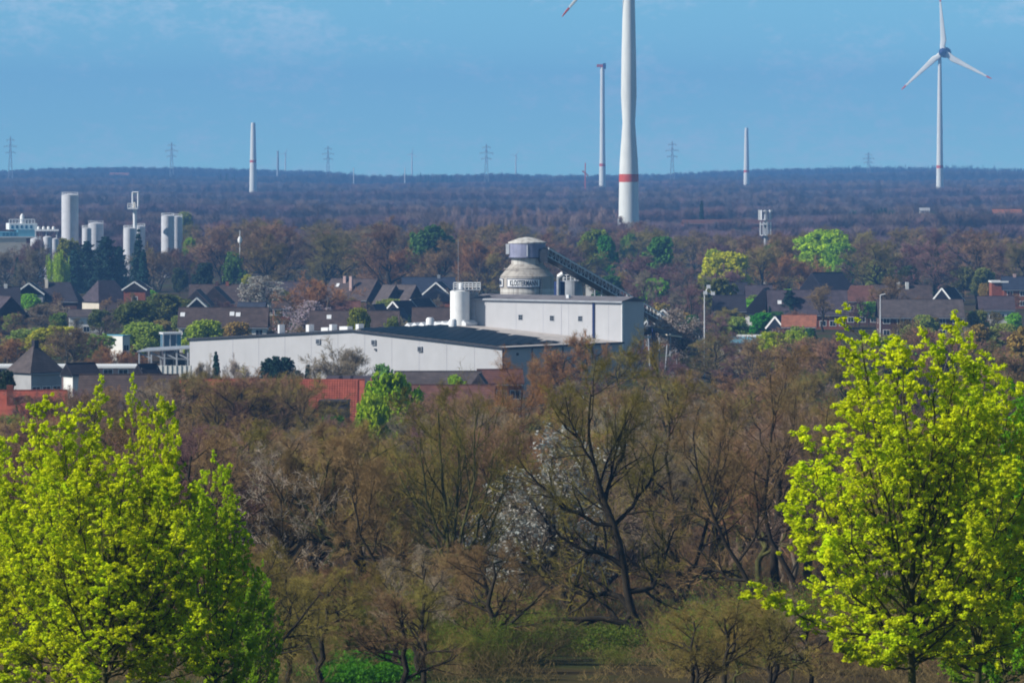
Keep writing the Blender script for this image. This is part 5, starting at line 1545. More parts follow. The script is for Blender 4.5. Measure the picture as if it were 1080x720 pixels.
# blossoming plum deep in the wood
pl_ = bare_tree(301, 10, limbs=12, per=(9, 8, 6), twiglets=1, crown_base=.15, ang=(30, 65), tw=.008, split_limbs=False, blossom=.22)
D = 312.0
plant(pl_, 'blossoming_tree', X(594, D), D, 'white blossoming plum behind the black leaning oak', h=Z(450, D) - gz(X(594, D), D), wf=1.15, colors=cols(GREYB, GREEN, (.44, .42, .38)))
plant(pl_, 'blossoming_tree', X(552, 322), 322, 'smaller whitish blossoming plum left of the bigger one in the wood', h=Z(520, 322) - gz(X(552, 322), 322), wf=1.2, colors=cols(GREYB, GREEN, (.38, .37, .32)))

# ------------------------------------------------------------------ yellow green maples in front
M1 = spring_maple(401, 12.6, 3.7, limbs=24, fork=2.7, side=17, per2=3)
M2 = spring_maple(402, 11.6, 2.5, limbs=16, fork=2.2, side=16, per2=3)
M3 = spring_maple(403, 11.0, 3.9, limbs=22, fork=2.2, side=14, per2=3, lean=(.3, .2))
for kd_, px, D, top, wf, rot, c, lb in (
        (M1, 962, 150, 324, 1.25, .4, LIME, 'big yellow green flowering maple at the right with a single lit trunk'),
        (M2, 1032, 157, 344, .92, 2.0, LIME, 'slimmer yellow green maple crown close behind the big right one'),
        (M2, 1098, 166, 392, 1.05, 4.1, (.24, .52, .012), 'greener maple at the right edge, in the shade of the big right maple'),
        (M3, 112, 150, 455, 1.28, 1.2, LIME, 'broad many stemmed yellow green maple at the left'),
        (M2, 66, 153, 388, 1.0, .2, LIME, 'slender yellow green maple top left of the broad left maple'),
        (M2, 164, 152, 387, .68, 3.0, LIME, 'narrow tall yellow green maple top right of the broad left maple'),
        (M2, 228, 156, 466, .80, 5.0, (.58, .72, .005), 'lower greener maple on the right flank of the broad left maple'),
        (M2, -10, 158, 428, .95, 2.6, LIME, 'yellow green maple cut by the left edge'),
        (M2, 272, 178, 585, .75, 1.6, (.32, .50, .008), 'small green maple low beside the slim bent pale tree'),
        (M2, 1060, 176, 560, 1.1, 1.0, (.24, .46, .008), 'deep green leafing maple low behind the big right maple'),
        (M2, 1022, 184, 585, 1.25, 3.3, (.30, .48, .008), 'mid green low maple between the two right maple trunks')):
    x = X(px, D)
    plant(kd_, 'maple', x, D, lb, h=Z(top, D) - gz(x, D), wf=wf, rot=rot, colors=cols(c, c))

# ------------------------------------------------------------------ trees of the town
LEAFY = [leafy_tree(501, 9, 8, lobes=7), leafy_tree(502, 9, 7, lobes=9, clumps=520), leafy_tree(503, 8, 8.5, lobes=6, base=.12), leafy_tree(504, 9, 6, lobes=8, base=.1)]
CON = [conifer(601, 14, 7, narrow=.85), conifer(602, 12, 4.2, narrow=.7, whorls=26), conifer(603, 9, 7, whorls=14, narrow=.6, droop=.1, base=.15), conifer(604, 14, 8, narrow=.6, droop=-.1)]
WIL = willow(701, 11, 9)
BLO = [bare_tree(302, 8, limbs=12, per=(7, 6, 5), twiglets=1, crown_base=.14, tw=.02, split_limbs=False, sides=(6, 4, 3), tlen=(.7, 1), blossom=.55)]
BUSHY = [bare_tree(303, 8, limbs=16, per=(7, 6, 5), twiglets=2, crown_base=.05, ang=(20, 55), trunk_frac=.5, limb_len=(.8, 1.2), tw=.02, split_limbs=False, sides=(6, 4, 3), tlen=(.7, 1), bark='bark_pale')]
T = [
    # left part: dairy, park and gardens
    (92, 1600, 252, 34, CON[3], DARKG, 'broad dark conifer left in the clump before the dairy tanks'),
    (112, 1580, 247, 44, CON[3], DARKG, 'tallest broad dark conifer in the clump before the dairy tanks'),
    (126, 1590, 258, 26, CON[3], PINEG, 'dark pine on the right flank of the conifer clump'),
    (78, 1570, 262, 30, CON[3], PINEG, 'lower dark green tree at the left of the conifer clump'),
    (146, 1540, 240, 24, CON[0], DARKG, 'pointed dark spruce in front of the platform tower tanks'),
    (151, 1500, 262, 16, CON[1], PINEG, 'slim dark conifer just below the pointed spruce'),
    (18, 1560, 270, 9, CON[1], DARKG, 'thin dark columnar conifer at the left below the dairy building'),
    (60, 1500, 264, 34, WIL, (.17, .40, .025), 'bright green weeping willow below the dairy tanks'),
    (72, 1640, 252, 30, LEAFY[1], (.10, .17, .03), 'olive green tree at the foot of the tallest dairy silo'),
    (214, 1440, 277, 22, LEAFY[3], DARKG, 'round dark evergreen on its own behind the roofs'),
    (190, 1480, 283, 18, LEAFY[0], (.03, .07, .035), 'small dark evergreen next to the round dark one'),
    (200, 1640, 252, 20, LEAFY[0], (.10, .26, .02), 'small fresh green tree right of the tall silo pair'),
    (247, 1500, 266, 26, LEAFY[1], (.05, .16, .035), 'mid green tree between brown trees behind the roofs'),
    (262, 1460, 290, 16, LEAFY[0], (.18, .30, .02), 'little lime green tree above the pale blossoming tree'),
    (193, 2050, 226, 22, LEAFY[2], (.12, .24, .09), 'pale green tree far behind the tall silo pair'),
    (277, 1240, 291, 42, BLO[0], 'B', 'pale creamy blossoming tree between the roofs'),
    (322, 1060, 317, 40, BLO[0], 'P', 'pinkish blossoming tree right behind the roof edge of the white hall'),
    (333, 1180, 290, 50, BUSHY[0], RUSS, 'big russet brown tree over the roofs beside the two chimney house'),
    (176, 1180, 310, 52, LEAFY[1], (.13, .12, .03), 'olive brown tree amid the houses left of the long row roof'),
    (142, 1130, 318, 48, LEAFY[0], (.055, .115, .028), 'dark green tree below the cream and dark house'),
    (150, 1010, 341, 58, LEAFY[2], YOLI, 'round yellow olive tree left of the glazed cabin'),
    (214, 985, 339, 50, LEAFY[2], (.27, .29, .03), 'yellow green tree at the left corner of the white hall roof'),
    (76, 960, 342, 50, BUSHY[0], BROWN, 'round brown twiggy tree in front of green ones at left'),
    (52, 985, 345, 60, LEAFY[0], (.20, .33, .03), 'fresh green tree left of the round brown twiggy one'),
    (100, 975, 352, 48, LEAFY[1], (.17, .24, .04), 'olive green tree right of the round brown twiggy one'),
    (28, 1000, 346, 58, LEAFY[1], (.20, .22, .06), 'pale olive tree at the left above the pyramid roof'),
    (8, 960, 354, 40, BUSHY[0], RUSS, 'brown bush like tree at the left edge above the flat roofs'),
    (112, 900, 362, 26, BUSHY[0], RUSS, 'orange brown bush in front of the narrow white block'),
    (134, 905, 366, 26, BUSHY[0], RUSS, 'orange brown bush below the yellow olive tree'),
    (105, 1150, 326, 26, LEAFY[1], (.11, .11, .03), 'olive brown tree right of the low grey garage'),
    (48, 1190, 318, 40, BUSHY[0], GREYB, 'grey brown garden tree in front of the brick gabled house'),
    (61, 1130, 330, 22, LEAFY[0], (.08, .20, .04), 'small green tree in front of the low grey garage'),
    (5, 640, 391, 22, LEAFY[3], DARKG, 'dark evergreen above the red roof at the left edge'),
    (168, 1600, 262, 34, BUSHY[0], BROWN, 'brown bare tree at the foot of the tall silo pair'),
    (188, 1610, 258, 34, BUSHY[0], REDB, 'reddish brown bare tree right at the foot of the tall silo pair'),
    (155, 1620, 258, 24, BUSHY[0], OLIVE, 'olive bare tree between the spruce and the tall silo pair'),
    (36, 1690, 250, 30, BUSHY[0], PURP, 'purplish bare tree in front of the dairy building corner'),
    (6, 1640, 262, 40, BUSHY[0], GREYB, 'grey bare tree in front of the cream dairy wall'),
    # around the halls
    (228, 800, 369, 15, CON[1], PINEG, 'dark narrow conifer at the left corner of the white hall'),
    (214, 795, 377, 22, BUSHY[0], GREYB, 'brown shrub beside the narrow conifer at the hall corner'),
    (250, 800, 376, 28, BUSHY[0], PALE, 'pale leafless shrub against the left of the white wall'),
    (283, 790, 376, 34, CON[2], DARKG, 'left one of three flat dark pines against the white wall'),
    (291, 785, 374, 30, CON[2], DARKG, 'middle one of three flat dark pines against the white wall'),
    (301, 790, 375, 40, CON[2], DARKG, 'right one of three flat dark pines against the white wall'),
    (325, 790, 383, 16, CON[1], DARKG, 'small dark conifer left of the grey leafless tree at the white wall'),
    (314, 780, 389, 26, CON[2], DARKG, 'lowest dark pine before the white wall'),
    (362, 770, 361, 58, BUSHY[0], GREYB, 'round grey leafless tree standing out against the white wall'),
    (406, 770, 385, 22, LEAFY[0], SAGE, 'pale sage green shrub before the white wall'),
    (414, 560, 394, 62, LEAFY[1], (.13, .34, .008), 'vivid green leafy tree in front of the long grey roof'),
    (392, 545, 420, 50, LEAFY[2], (.13, .31, .008), 'vivid green lower bush beside the red tiled roof'),
    (350, 540, 442, 56, LEAFY[2], (.030, .12, .016), 'dark green bush below the big red tiled roof'),
    (482, 720, 397, 20, LEAFY[0], (.13, .34, .02), 'small fresh green bush in front of the long grey roof'),
    (20, 560, 440, 46, LEAFY[0], (.04, .22, .016), 'green bush below the red roof at the left edge'),
    (380, 985, 327, 32, LEAFY[2], (.12, .22, .03), 'green shrub behind the ridge of the white hall'),
    (413, 990, 334, 22, LEAFY[1], (.17, .17, .04), 'olive shrub right of the green one behind the hall ridge'),
    (432, 1000, 331, 11, CON[1], DARKG, 'small dark conifer behind the solar roof'),
    (252, 640, 408, 60, MID[3], OLIVE, 'thin olive leafed tree before the long red roof ridge'),
    (296, 600, 404, 66, MID[1], OLIVE, 'wide olive brown tree left of the big red tiled roof'),
    (272, 590, 424, 50, MID[0], OLIVE, 'mid olive brown tree in front of the wide olive one'),
    (330, 580, 425, 46, MID[4], OLIVE, 'olive brown tree before the dark annex'),
    (222, 620, 418, 50, MID[0], BROWN, 'brown tree under the left part of the long red roof ridge'),
    (620, 760, 348, 56, MID[3], RUSS, 'thin ochre budding tree in front of the tall hall'),
    (650, 700, 366, 60, MID[3], OLIVE, 'olive budding tree in front of the shaded hall side'),
    (592, 730, 362, 50, MID[4], RUSS, 'ochre brown tree before the shaded corner of the low hall'),
    (570, 740, 372, 34, MID[4], RUSS, 'small ochre tree at the shaded corner of the low hall'),
    (700, 780, 372, 40, MID[0], PURP, 'purplish tree under the lower conveyor'),
    (668, 860, 358, 26, MID[0], PURP, 'purplish bush at the shaded end of the tall hall'),
    (720, 940, 325, 42, BLO[0], 'C', 'whitish flowering shrub by the lower conveyor'),
    # behind the works
    (422, 1480, 259, 44, BUSHY[0], RUSS, 'orange brown tree behind the slate blue roof'),
    (455, 1560, 238, 46, LEAFY[3], (.035, .125, .035), 'tall dark green tree behind the white silo'),
    (440, 1580, 246, 26, LEAFY[1], (.05, .17, .03), 'green tree left of the tall dark green one'),
    (502, 1500, 249, 44, BUSHY[0], RUSS, 'orange tree just left of the concrete silo'),
    (516, 1480, 266, 40, MID[1], OLIVE, 'olive brown tree touching the concrete silo'),
    (624, 1600, 244, 36, LEAFY[0], (.09, .20, .02), 'green tree above the conveyor'),
    (641, 1560, 249, 22, LEAFY[3], (.03, .20, .03), 'narrow deep green tree right above the conveyor'),
    (612, 1520, 252, 46, MID[1], OLIVE, 'brown tree behind the upper conveyor'),
    (663, 1750, 248, 16, LEAFY[0], (.08, .22, .03), 'small green tree below the foot of the huge turbine tower'),
    (694, 1550, 250, 32, LEAFY[3], (.045, .19, .03), 'oval green tree between purplish trees, right of the huge turbine tower'),
    (676, 1400, 268, 44, MID[2], PURP, 'purplish tree under the oval green one'),
    (706, 1380, 276, 50, MID[0], PURP, 'wide purplish tree above the lower conveyor'),
    (646, 2030, 235, 40, MID[1], PURP, 'purplish tree hiding the left foot of the huge turbine tower'),
    (664, 1990, 233, 44, MID[0], PURP, 'purplish brown tree right in front of the huge turbine tower foot'),
    (684, 2010, 237, 40, MID[4], REDB, 'reddish tree hiding the right foot of the huge turbine tower'),
    (652, 2120, 232, 44, BUSHY[0], PURP, 'dense purplish tree at the very foot of the huge turbine tower'),
    (668, 2150, 231.5, 44, BUSHY[0], BROWN, 'dense brown tree at the very foot of the huge turbine tower'),
    (660, 1900, 238, 40, BUSHY[0], REDB, 'reddish tree below the huge turbine tower'),
    # right part
    (764, 1420, 268, 58, LEAFY[2], (.25, .42, .015), 'broad bright lime tree left of the phone mast'),
    (754, 1470, 264, 26, LEAFY[0], (.16, .32, .02), 'small green crown behind the broad lime tree'),
    (868, 1560, 243, 62, LEAFY[1], (.18, .44, .012), 'largest bright green tree right of the phone mast'),
    (888, 1540, 258, 44, LEAFY[2], (.12, .36, .014), 'lower right bright green crown beside the largest one'),
    (824, 1470, 264, 36, BUSHY[0], RUSS, 'orange brown tree left of the largest bright green tree'),
    (850, 1480, 272, 34, BUSHY[0], RUSS, 'second orange brown tree at the foot of the largest bright green one'),
    (810, 1560, 258, 24, LEAFY[3], (.10, .13, .03), 'olive tree at the foot of the phone mast'),
    (928, 1450, 275, 36, LEAFY[1], (.19, .19, .05), 'olive yellow tree above the red brown roof'),
    (957, 1460, 280, 24, LEAFY[3], (.05, .07, .04), 'dark tree right of the olive yellow one'),
    (1037, 1450, 283, 26, LEAFY[0], (.10, .19, .07), 'soft green tree near the white edged annex'),
    (1016, 1460, 281, 26, LEAFY[1], (.15, .13, .05), 'olive tree left of the soft green one'),
    (833, 1220, 304, 28, CON[3], DARKG, 'dark ivy clad tree against the steep pale gable'),
    (812, 1170, 322, 8, CON[1], DARKG, 'small pointed dark conifer in front of the ivy gable'),
    (802, 1120, 330, 28, LEAFY[0], (.025, .24, .02), 'round deep green bush in front of the ivy gable'),
    (815, 900, 352, 46, LEAFY[2], (.20, .40, .016), 'fresh green shrub right of the blue roofed shed'),
    (845, 905, 350, 34, LEAFY[0], (.14, .31, .02), 'greener shrub next to the fresh one by the blue shed'),
    (797, 885, 366, 30, LEAFY[1], (.24, .40, .02), 'low lime shrub in front of the blue roofed shed'),
    (770, 1130, 324, 44, MID[3], OLIVE, 'olive brown garden tree below the two dark roofs'),
    (757, 1050, 330, 30, MID[4], PURP, 'purplish garden tree right of the floodlight mast'),
    (868, 1200, 300, 26, MID[2], BROWN, 'thin dark garden tree before the long purple roof'),
    (940, 1180, 290, 30, MID[2], BROWN, 'thin bare tree beside the street lamp'),
    (740, 2500, 211, 9, CON[1], DARKG, 'single dark conifer far behind the oval green tree'),
]
for px, D, top, wpx, kd_, c, lb in T:
    x = X(px, D); h = Z(top, D) - gz(x, D)
    m = bpy.data.meshes
    ext = {id(k_): w_ for k_, w_ in ((LEAFY[0], 8), (LEAFY[1], 7), (LEAFY[2], 8.5), (LEAFY[3], 6), (CON[0], 7), (CON[1], 4.2), (CON[2], 7), (CON[3], 8), (WIL, 11))}
    if id(kd_) in ext: w0 = ext[id(kd_)] * 1.0
    else: w0 = float(np.percentile(np.abs(kd_.tips[:, 0]), 88) + np.percentile(np.abs(kd_.tips[:, 1]), 88))
    wf = (wpx * K * D) / (w0 * h / kd_.top)
    wf = min(max(wf, .45), 3.0)
    nm = 'conifer' if kd_ in CON else 'willow' if kd_ is WIL else 'blossoming_tree' if kd_ in BLO else 'leafing_tree' if kd_ in LEAFY else 'bare_tree'
    if c == 'B': cc = cols(GREYB, GREEN, (.58, .52, .45))
    elif c == 'P': cc = cols(GREYB, GREEN, (.56, .43, .47))
    elif c == 'C': cc = cols(GREYB, GREEN, (.46, .37, .33))
    elif nm == 'bare_tree': cc = cols(vary(c, .08), (.14, .16, .03))
    else:
        c = tuple(min(.7, v * q) for v, q in zip(c, (1.0, 1.0, 1.0) if kd_ in CON else (2.7, 1.5, .9) if c[0] < .62 * c[1] else (1.45, 1.65, 1.2))); cc = cols(c, c)
    plant(kd_, nm, x, D, lb, h=h, wf=wf, colors=cc)

# garden trees between the houses, and the tall bare belt behind the town
random.seed(31)
zone2 = lambda px: 'near the dairy silos' if px < 200 else 'left of the concrete silo' if px < 520 else 'between silo and phone mast' if px < 800 else 'right of the phone mast'
zone3 = lambda px: 'among the left houses' if px < 200 else 'behind the white hall' if px < 480 else 'near the conveyor' if px < 745 else 'among the right houses'
def garden(px, D, h, wf):
    x = X(px, D)
    if random.random() < .34:
        nm_, c = random.choice([('fresh green', FRESH), ('olive', (.16, .16, .035)), ('yellow olive', YOLI), ('ochre', (.30, .20, .045)), ('dark green', (.05, .12, .03))])
        c = vary(c)
        plant(random.choice(LEAFY), 'leafing_tree', x, D, f'small {nm_} leafing tree {zone3(px)}', group=f'small {nm_} leafing trees {zone3(px)}', h=h, wf=wf * random.uniform(.7, 1.0), colors=cols(c, tuple(v * 1.5 for v in c)))
        return
    c = random.choice([BROWN, OLIVE, GREYB, PURP, REDB])
    plant(random.choice(MID[:3] + BUSHY + MID[3:]), 'garden_tree', x, D, f'small {cname[c]} garden tree {zone3(px)}', group=f'small {cname[c]} garden trees {zone3(px)}', h=h, wf=wf, colors=cols(vary(c), vary((.15, .17, .03))))


for px, D, ey, wpx in GARDENS:
    for q in range(1 if wpx < 24 else 2 if wpx < 60 else 3):
        p2 = px + random.uniform(-.55, .55) * wpx; D2 = D - random.uniform(9, 22)
        h = Z(ey + random.uniform(-3.5, 6), D2)
        if 3 < h < 11: garden(p2, D2, h, random.uniform(1.0, 1.6))
n_ = 0
while n_ < 70:
    px = random.uniform(-10, 1090); D = random.uniform(960, 1420)
    if 490 < px < 640: continue
    if D < 1000 and px < 480: continue
    garden(px, D, random.uniform(5, 8), random.uniform(1.0, 1.5))
    n_ += 1
for px in range(640, 770, 9):
    D = random.uniform(1120, 1420)
    garden(px + random.uniform(-4, 4), D, random.uniform(8, 13), random.uniform(1.0, 1.4))
for px in range(745, 1095, 13):
    D = random.uniform(790, 960)
    garden(px + random.uniform(-6, 6), D, Z(random.uniform(348, 362) - (8 if px > 950 else 0), D), random.uniform(1.1, 1.7))
for px in range(185, 328, 9):
    D = random.uniform(560, 640)
    x = X(px, D); h = Z(random.uniform(390, 405), D) - gz(x, D)
    c = random.choice([BROWN, OLIVE, OLIVE, REDB])
    plant(random.choice(NEAR), 'bare_tree', x, D, f'{cname[c]} bare tree veiling the red roofs', group=f'{cname[c]} trees veiling the red roofs', h=h, wf=random.uniform(1.1, 1.6), colors=cols(vary(c)))
for px in range(258, 324, 11):
    D = random.uniform(585, 640)
    x = X(px, D); h = Z(random.uniform(393, 402), D) - gz(x, D)
    c = random.choice([BROWN, OLIVE, REDB])
    plant(random.choice(NEAR[:3] + BUSHY), 'bare_tree', x, D, f'tall {cname[c]} bare tree just left of the big red tiled roof', group=f'tall {cname[c]} trees left of the big red tiled roof', h=h, wf=random.uniform(.9, 1.2), colors=cols(vary(c)))
for q in range(34):              # the wood goes on beyond both edges of the picture
    px = random.uniform(1115, 1230) if q % 2 else random.uniform(-150, -35); D = random.uniform(300, 620)
    x = X(px, D)
    c = random.choice([BROWN, OLIVE, GREYB, REDB]); sd_ = 'right' if q % 2 else 'left'
    plant(random.choice(NEAR), 'bare_tree', x, D, f'{cname[c]} bare tree at the {sd_} end of the wood', group=f'{cname[c]} trees at the {sd_} end of the wood', h=random.uniform(10, 14), wf=random.uniform(.95, 1.25), colors=cols(vary(c)))
for px in range(425, 545, 11):
    D = random.uniform(520, 640)
    x = X(px, D); h = Z(random.uniform(410, 424), D) - gz(x, D)
    c = random.choice([BROWN, BROWN, OLIVE, REDB])
    plant(random.choice(NEAR), 'bare_tree', x, D, f'{cname[c]} bare tree veiling the low red roof', group=f'{cname[c]} trees veiling the low red roof', h=h, wf=random.uniform(1.0, 1.4), colors=cols(vary(c)))
B_X = [-30, 40, 120, 200, 280, 330, 400, 470, 540, 600, 660, 720, 800, 860, 950, 1100]
B_Y = [262, 262, 250, 236, 222, 216, 224, 232, 236, 236, 236, 244, 244, 238, 240, 246]
n_ = 0
spots = []
while n_ < 190:
    px = random.uniform(-30, 1110); D = random.uniform(1430, 2050)
    x = X(px, D)
    if any((x - a) ** 2 + (D - b_) ** 2 * .2 < 60 for a, b_ in spots): continue
    if px < 200 and D > 1700: continue
    if 40 < px < 205 and D < 1640: continue
    if 838 < px < 905 and D < 1590 or 735 < px < 795 and D < 1500 or 598 < px < 712 and D < 1640: continue
    spots.append((x, D))
    lim = Z(np.interp(px, B_X, B_Y) + random.uniform(-3, 14), D)
    h = min(random.uniform(15, 24), lim)
    if h < 7: continue
    c = random.choices([BROWN, REDB, OLIVE, GREYB, PURP], [3, 2, 2.5 if px < 560 else .8, .6, 3 if px > 560 else 1.5])[0]
    wd = 'tall' if h > 15 else 'lower'
    plant(random.choice(MID), 'woodland_tree', x, D, f'{wd} {cname[c]} bare tree in the belt behind the town {zone2(px)}', group=f'{wd} {cname[c]} belt trees {zone2(px)}', h=h, wf=random.uniform(1.05, 1.5), colors=cols(vary(c), vary((.16, .18, .03))))
    n_ += 1
# ------------------------------------------------------------------ far woods: too many to count, grown from a few tree shapes
def far_shape(name, seed, H, W, n, r, col, kind='round'):
    g = np.random.default_rng(seed)
    V0, F0 = spikes(np.array([[0, 0, -1.0]]), np.array([[0, 0, H * .9]]), [.25])
    if kind == 'conifer':
        z = H * (1 - g.random(n) ** .6 * .9); a = g.uniform(0, 6.283, n); rr = W * .5 * (1 - z / H) * g.uniform(.4, 1.05, n)
        P0 = np.stack([rr * .1 * np.cos(a), rr * .1 * np.sin(a), z + .8], 1); P1 = np.stack([rr * np.cos(a), rr * np.sin(a), z - .5], 1)
    else:
        o = nrm(g.normal(size=(n, 3))) * (g.random(n)[:, None] ** .4)
        wv = .5 * W if kind == 'round' else .32 * W
        P1 = o * np.array([wv, wv, H * (.42 if kind == 'round' else .46)]) + np.array([0, 0, H * .56])
        P1[:, :2] *= (1 + .25 * np.sin(P1[:, 2:3] * 1.3 + seed))
        P0 = P1 * np.array([.55, .55, .80]) + np.array([0, 0, .02 * H])
    V1, F1 = spikes(P0, P1, r)
    if kind == 'conifer':
        pass
    m = bpy.data.materials.get('far_' + name) or mat('far_' + name, col, .9, .4, .25, spec=.05)
    MATS['far_' + name] = m
    me = np_mesh(name, [(V0, F0, 0, False), (V1, F1, 0, False)], ['far_' + name])
    return bpy.data.objects.new(name, me)


def shape_set(name, items):
    c = bpy.data.collections.new(name)
    for o in items: c.objects.link(o)
    return c


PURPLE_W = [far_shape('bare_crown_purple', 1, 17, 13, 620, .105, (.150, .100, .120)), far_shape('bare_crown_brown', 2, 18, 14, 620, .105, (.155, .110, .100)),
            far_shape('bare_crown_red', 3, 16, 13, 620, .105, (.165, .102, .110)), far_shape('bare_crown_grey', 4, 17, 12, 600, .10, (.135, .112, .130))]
POPLAR_W = [far_shape('poplar_crown', 5, 19, 8, 380, .09, (.26, .18, .16), 'column'), far_shape('poplar_crown_brown', 6, 19, 8, 380, .09, (.20, .13, .12), 'column')]
CON_W = [far_shape('spruce_crown', 7, 19, 8, 200, .45, (.018, .045, .040), 'conifer'), far_shape('pine_crown', 8, 17, 10, 240, .40, (.022, .055, .040), 'round')]


def wood(name, label, pts, coll, smin, smax, seed, kind='stuff'):
    x_, y_ = pts[:, 0], pts[:, 1]
    # stands of different age: each stand is tallest along its near edge, where the wood rises over the one in front
    bend = y_ + y_ * .045 * np.sin(x_ / (y_ * .035) + seed) + y_ * .02 * np.sin(x_ / (y_ * .011) + y_ * .002)
    ph = np.log(bend) / .17
    saw = 1 - (ph - np.floor(ph))
    size = smin + (smax - smin) * np.clip(.15 + .75 * saw ** 2 + .13 * np.sin(x_ / (y_ * .018) + np.floor(ph) * 2.1) + g.normal(size=len(pts)) * .10, 0, 1.15)
    stand = np.floor(ph) * 3.7 + np.floor(x_ / (y_ * .03) + .8 * np.sin(y_ * .003))
    kind_ix = (np.abs(np.sin(stand * 12.9898)) * 43758.5).astype(np.int64)
    kind_ix = np.where(g.random(len(pts)) < .35, g.integers(0, 50, len(pts)), kind_ix) % 4
    me = bpy.data.meshes.new(name)
    me.vertices.add(len(pts)); me.vertices.foreach_set("co", np.asarray(pts, np.float32).ravel()); at = me.attributes.new('size', 'FLOAT', 'POINT'); at.data.foreach_set('value', size.astype(np.float32))
    at = me.attributes.new('tree_kind', 'INT', 'POINT'); at.data.foreach_set('value', kind_ix.astype(np.int32)); me.update()
    o = obj(name, me); tag(o, label, kind=kind)
    ng = bpy.data.node_groups.new(name + '_growth', 'GeometryNodeTree')
    ng.interface.new_socket('Geometry', in_out='INPUT', socket_type='NodeSocketGeometry')
    ng.interface.new_socket('Geometry', in_out='OUTPUT', socket_type='NodeSocketGeometry')
    N = ng.nodes.new
    gi = N('NodeGroupInput'); go = N('NodeGroupOutput'); ip = N('GeometryNodeInstanceOnPoints'); ci = N('GeometryNodeCollectionInfo')
    ci.inputs['Collection'].default_value = coll; ci.inputs['Separate Children'].default_value = True; ci.inputs['Reset Children'].default_value = True
    ip.inputs['Pick Instance'].default_value = True
    r1 = N('FunctionNodeRandomValue'); r1.data_type = 'FLOAT_VECTOR'; r1.inputs[0].default_value = (0, 0, 0); r1.inputs[1].default_value = (0, 0, 6.283); r1.inputs['Seed'].default_value = seed
    r2 = N('GeometryNodeInputNamedAttribute'); r2.data_type = 'FLOAT'; r2.inputs['Name'].default_value = 'size'
    r3 = N('GeometryNodeInputNamedAttribute'); r3.data_type = 'INT'; r3.inputs['Name'].default_value = 'tree_kind'
    lk = ng.links.new
    lk(r3.outputs[0], ip.inputs['Instance Index'])
    lk(gi.outputs[0], ip.inputs['Points']); lk(ci.outputs[0], ip.inputs['Instance']); lk(r1.outputs[0], ip.inputs['Rotation']); lk(r2.outputs[0], ip.inputs['Scale']); lk(ip.outputs[0], go.inputs[0])
    md = o.modifiers.new('growth', 'NODES'); md.node_group = ng
    return o


g = np.random.default_rng(77)


def strip(px0, px1, D0, D1, n, seed=0, lump=0.0):
    px = g.uniform(px0, px1, n); D = g.uniform(D0, D1, n)
    if lump:
        v = np.sin(px * .021 + D * .0031) + np.sin(px * .047 - D * .0052 + 1.7) + g.normal(size=n) * .5
        w = v > lump; px, D = px[w], D[w]
    x = (px - 540) * K * D
    return np.stack([x, D, ground(x, D) - .3], 1)


SP = shape_set('wood_shapes', PURPLE_W); SPH = shape_set('ridge_shapes', [far_shape('ridge_crown', 11, 17, 14, 620, .105, (.075, .075, .085)), far_shape('ridge_crown_brown', 12, 17, 13, 620, .105, (.095, .080, .085))]); SPO = shape_set('poplar_shapes', POPLAR_W); SCO = shape_set('conifer_shapes', CON_W[:1]); SPI = shape_set('pine_shapes', CON_W[1:])  # ridge crowns coloured dark and bluish, distance haze put into their colour
wood('far_woods', 'purplish leafless woods stretching behind the town', np.concatenate([strip(-90, 1170, 2060, 2400, 2100), strip(-90, 470, 2400, 2800, 1300), strip(640, 1170, 2400, 2900, 1700), strip(-90, 1170, 2800, 3500, 3600)]), SP, .60, 1.12, 1)
wood('distant_woods', 'bluish leafless woods in the distance', np.concatenate([strip(-90, 1170, 3500, 6300, 12500)]), SP, .62, 1.2, 2)
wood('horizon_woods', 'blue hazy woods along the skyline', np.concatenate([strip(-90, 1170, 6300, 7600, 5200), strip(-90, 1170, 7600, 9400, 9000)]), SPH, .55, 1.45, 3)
wood('poplar_plantation', 'paler upright poplar rows far behind the works', strip(455, 650, 2350, 2650, 260), SPO, .8, 1.15, 4)
cp = np.concatenate([strip(770, 890, 2250, 2420, 110), strip(700, 790, 2700, 3000, 14), strip(880, 1000, 2850, 3150, 30), strip(1035, 1110, 2800, 3100, 30), strip(625, 680, 3400, 3700, 26), strip(0, 70, 2050, 2300, 0)])
wood('conifer_groves', 'dark pine groves in the far woods', cp, SPI, .6, 1.0, 5)
wood('skyline_conifers', 'spiky conifer wood on the skyline at right', np.concatenate([strip(860, 1160, 8600, 9400, 700), strip(440, 480, 6300, 6900, 40), strip(230, 250, 6000, 6300, 10)]), SCO, .95, 1.35, 6)

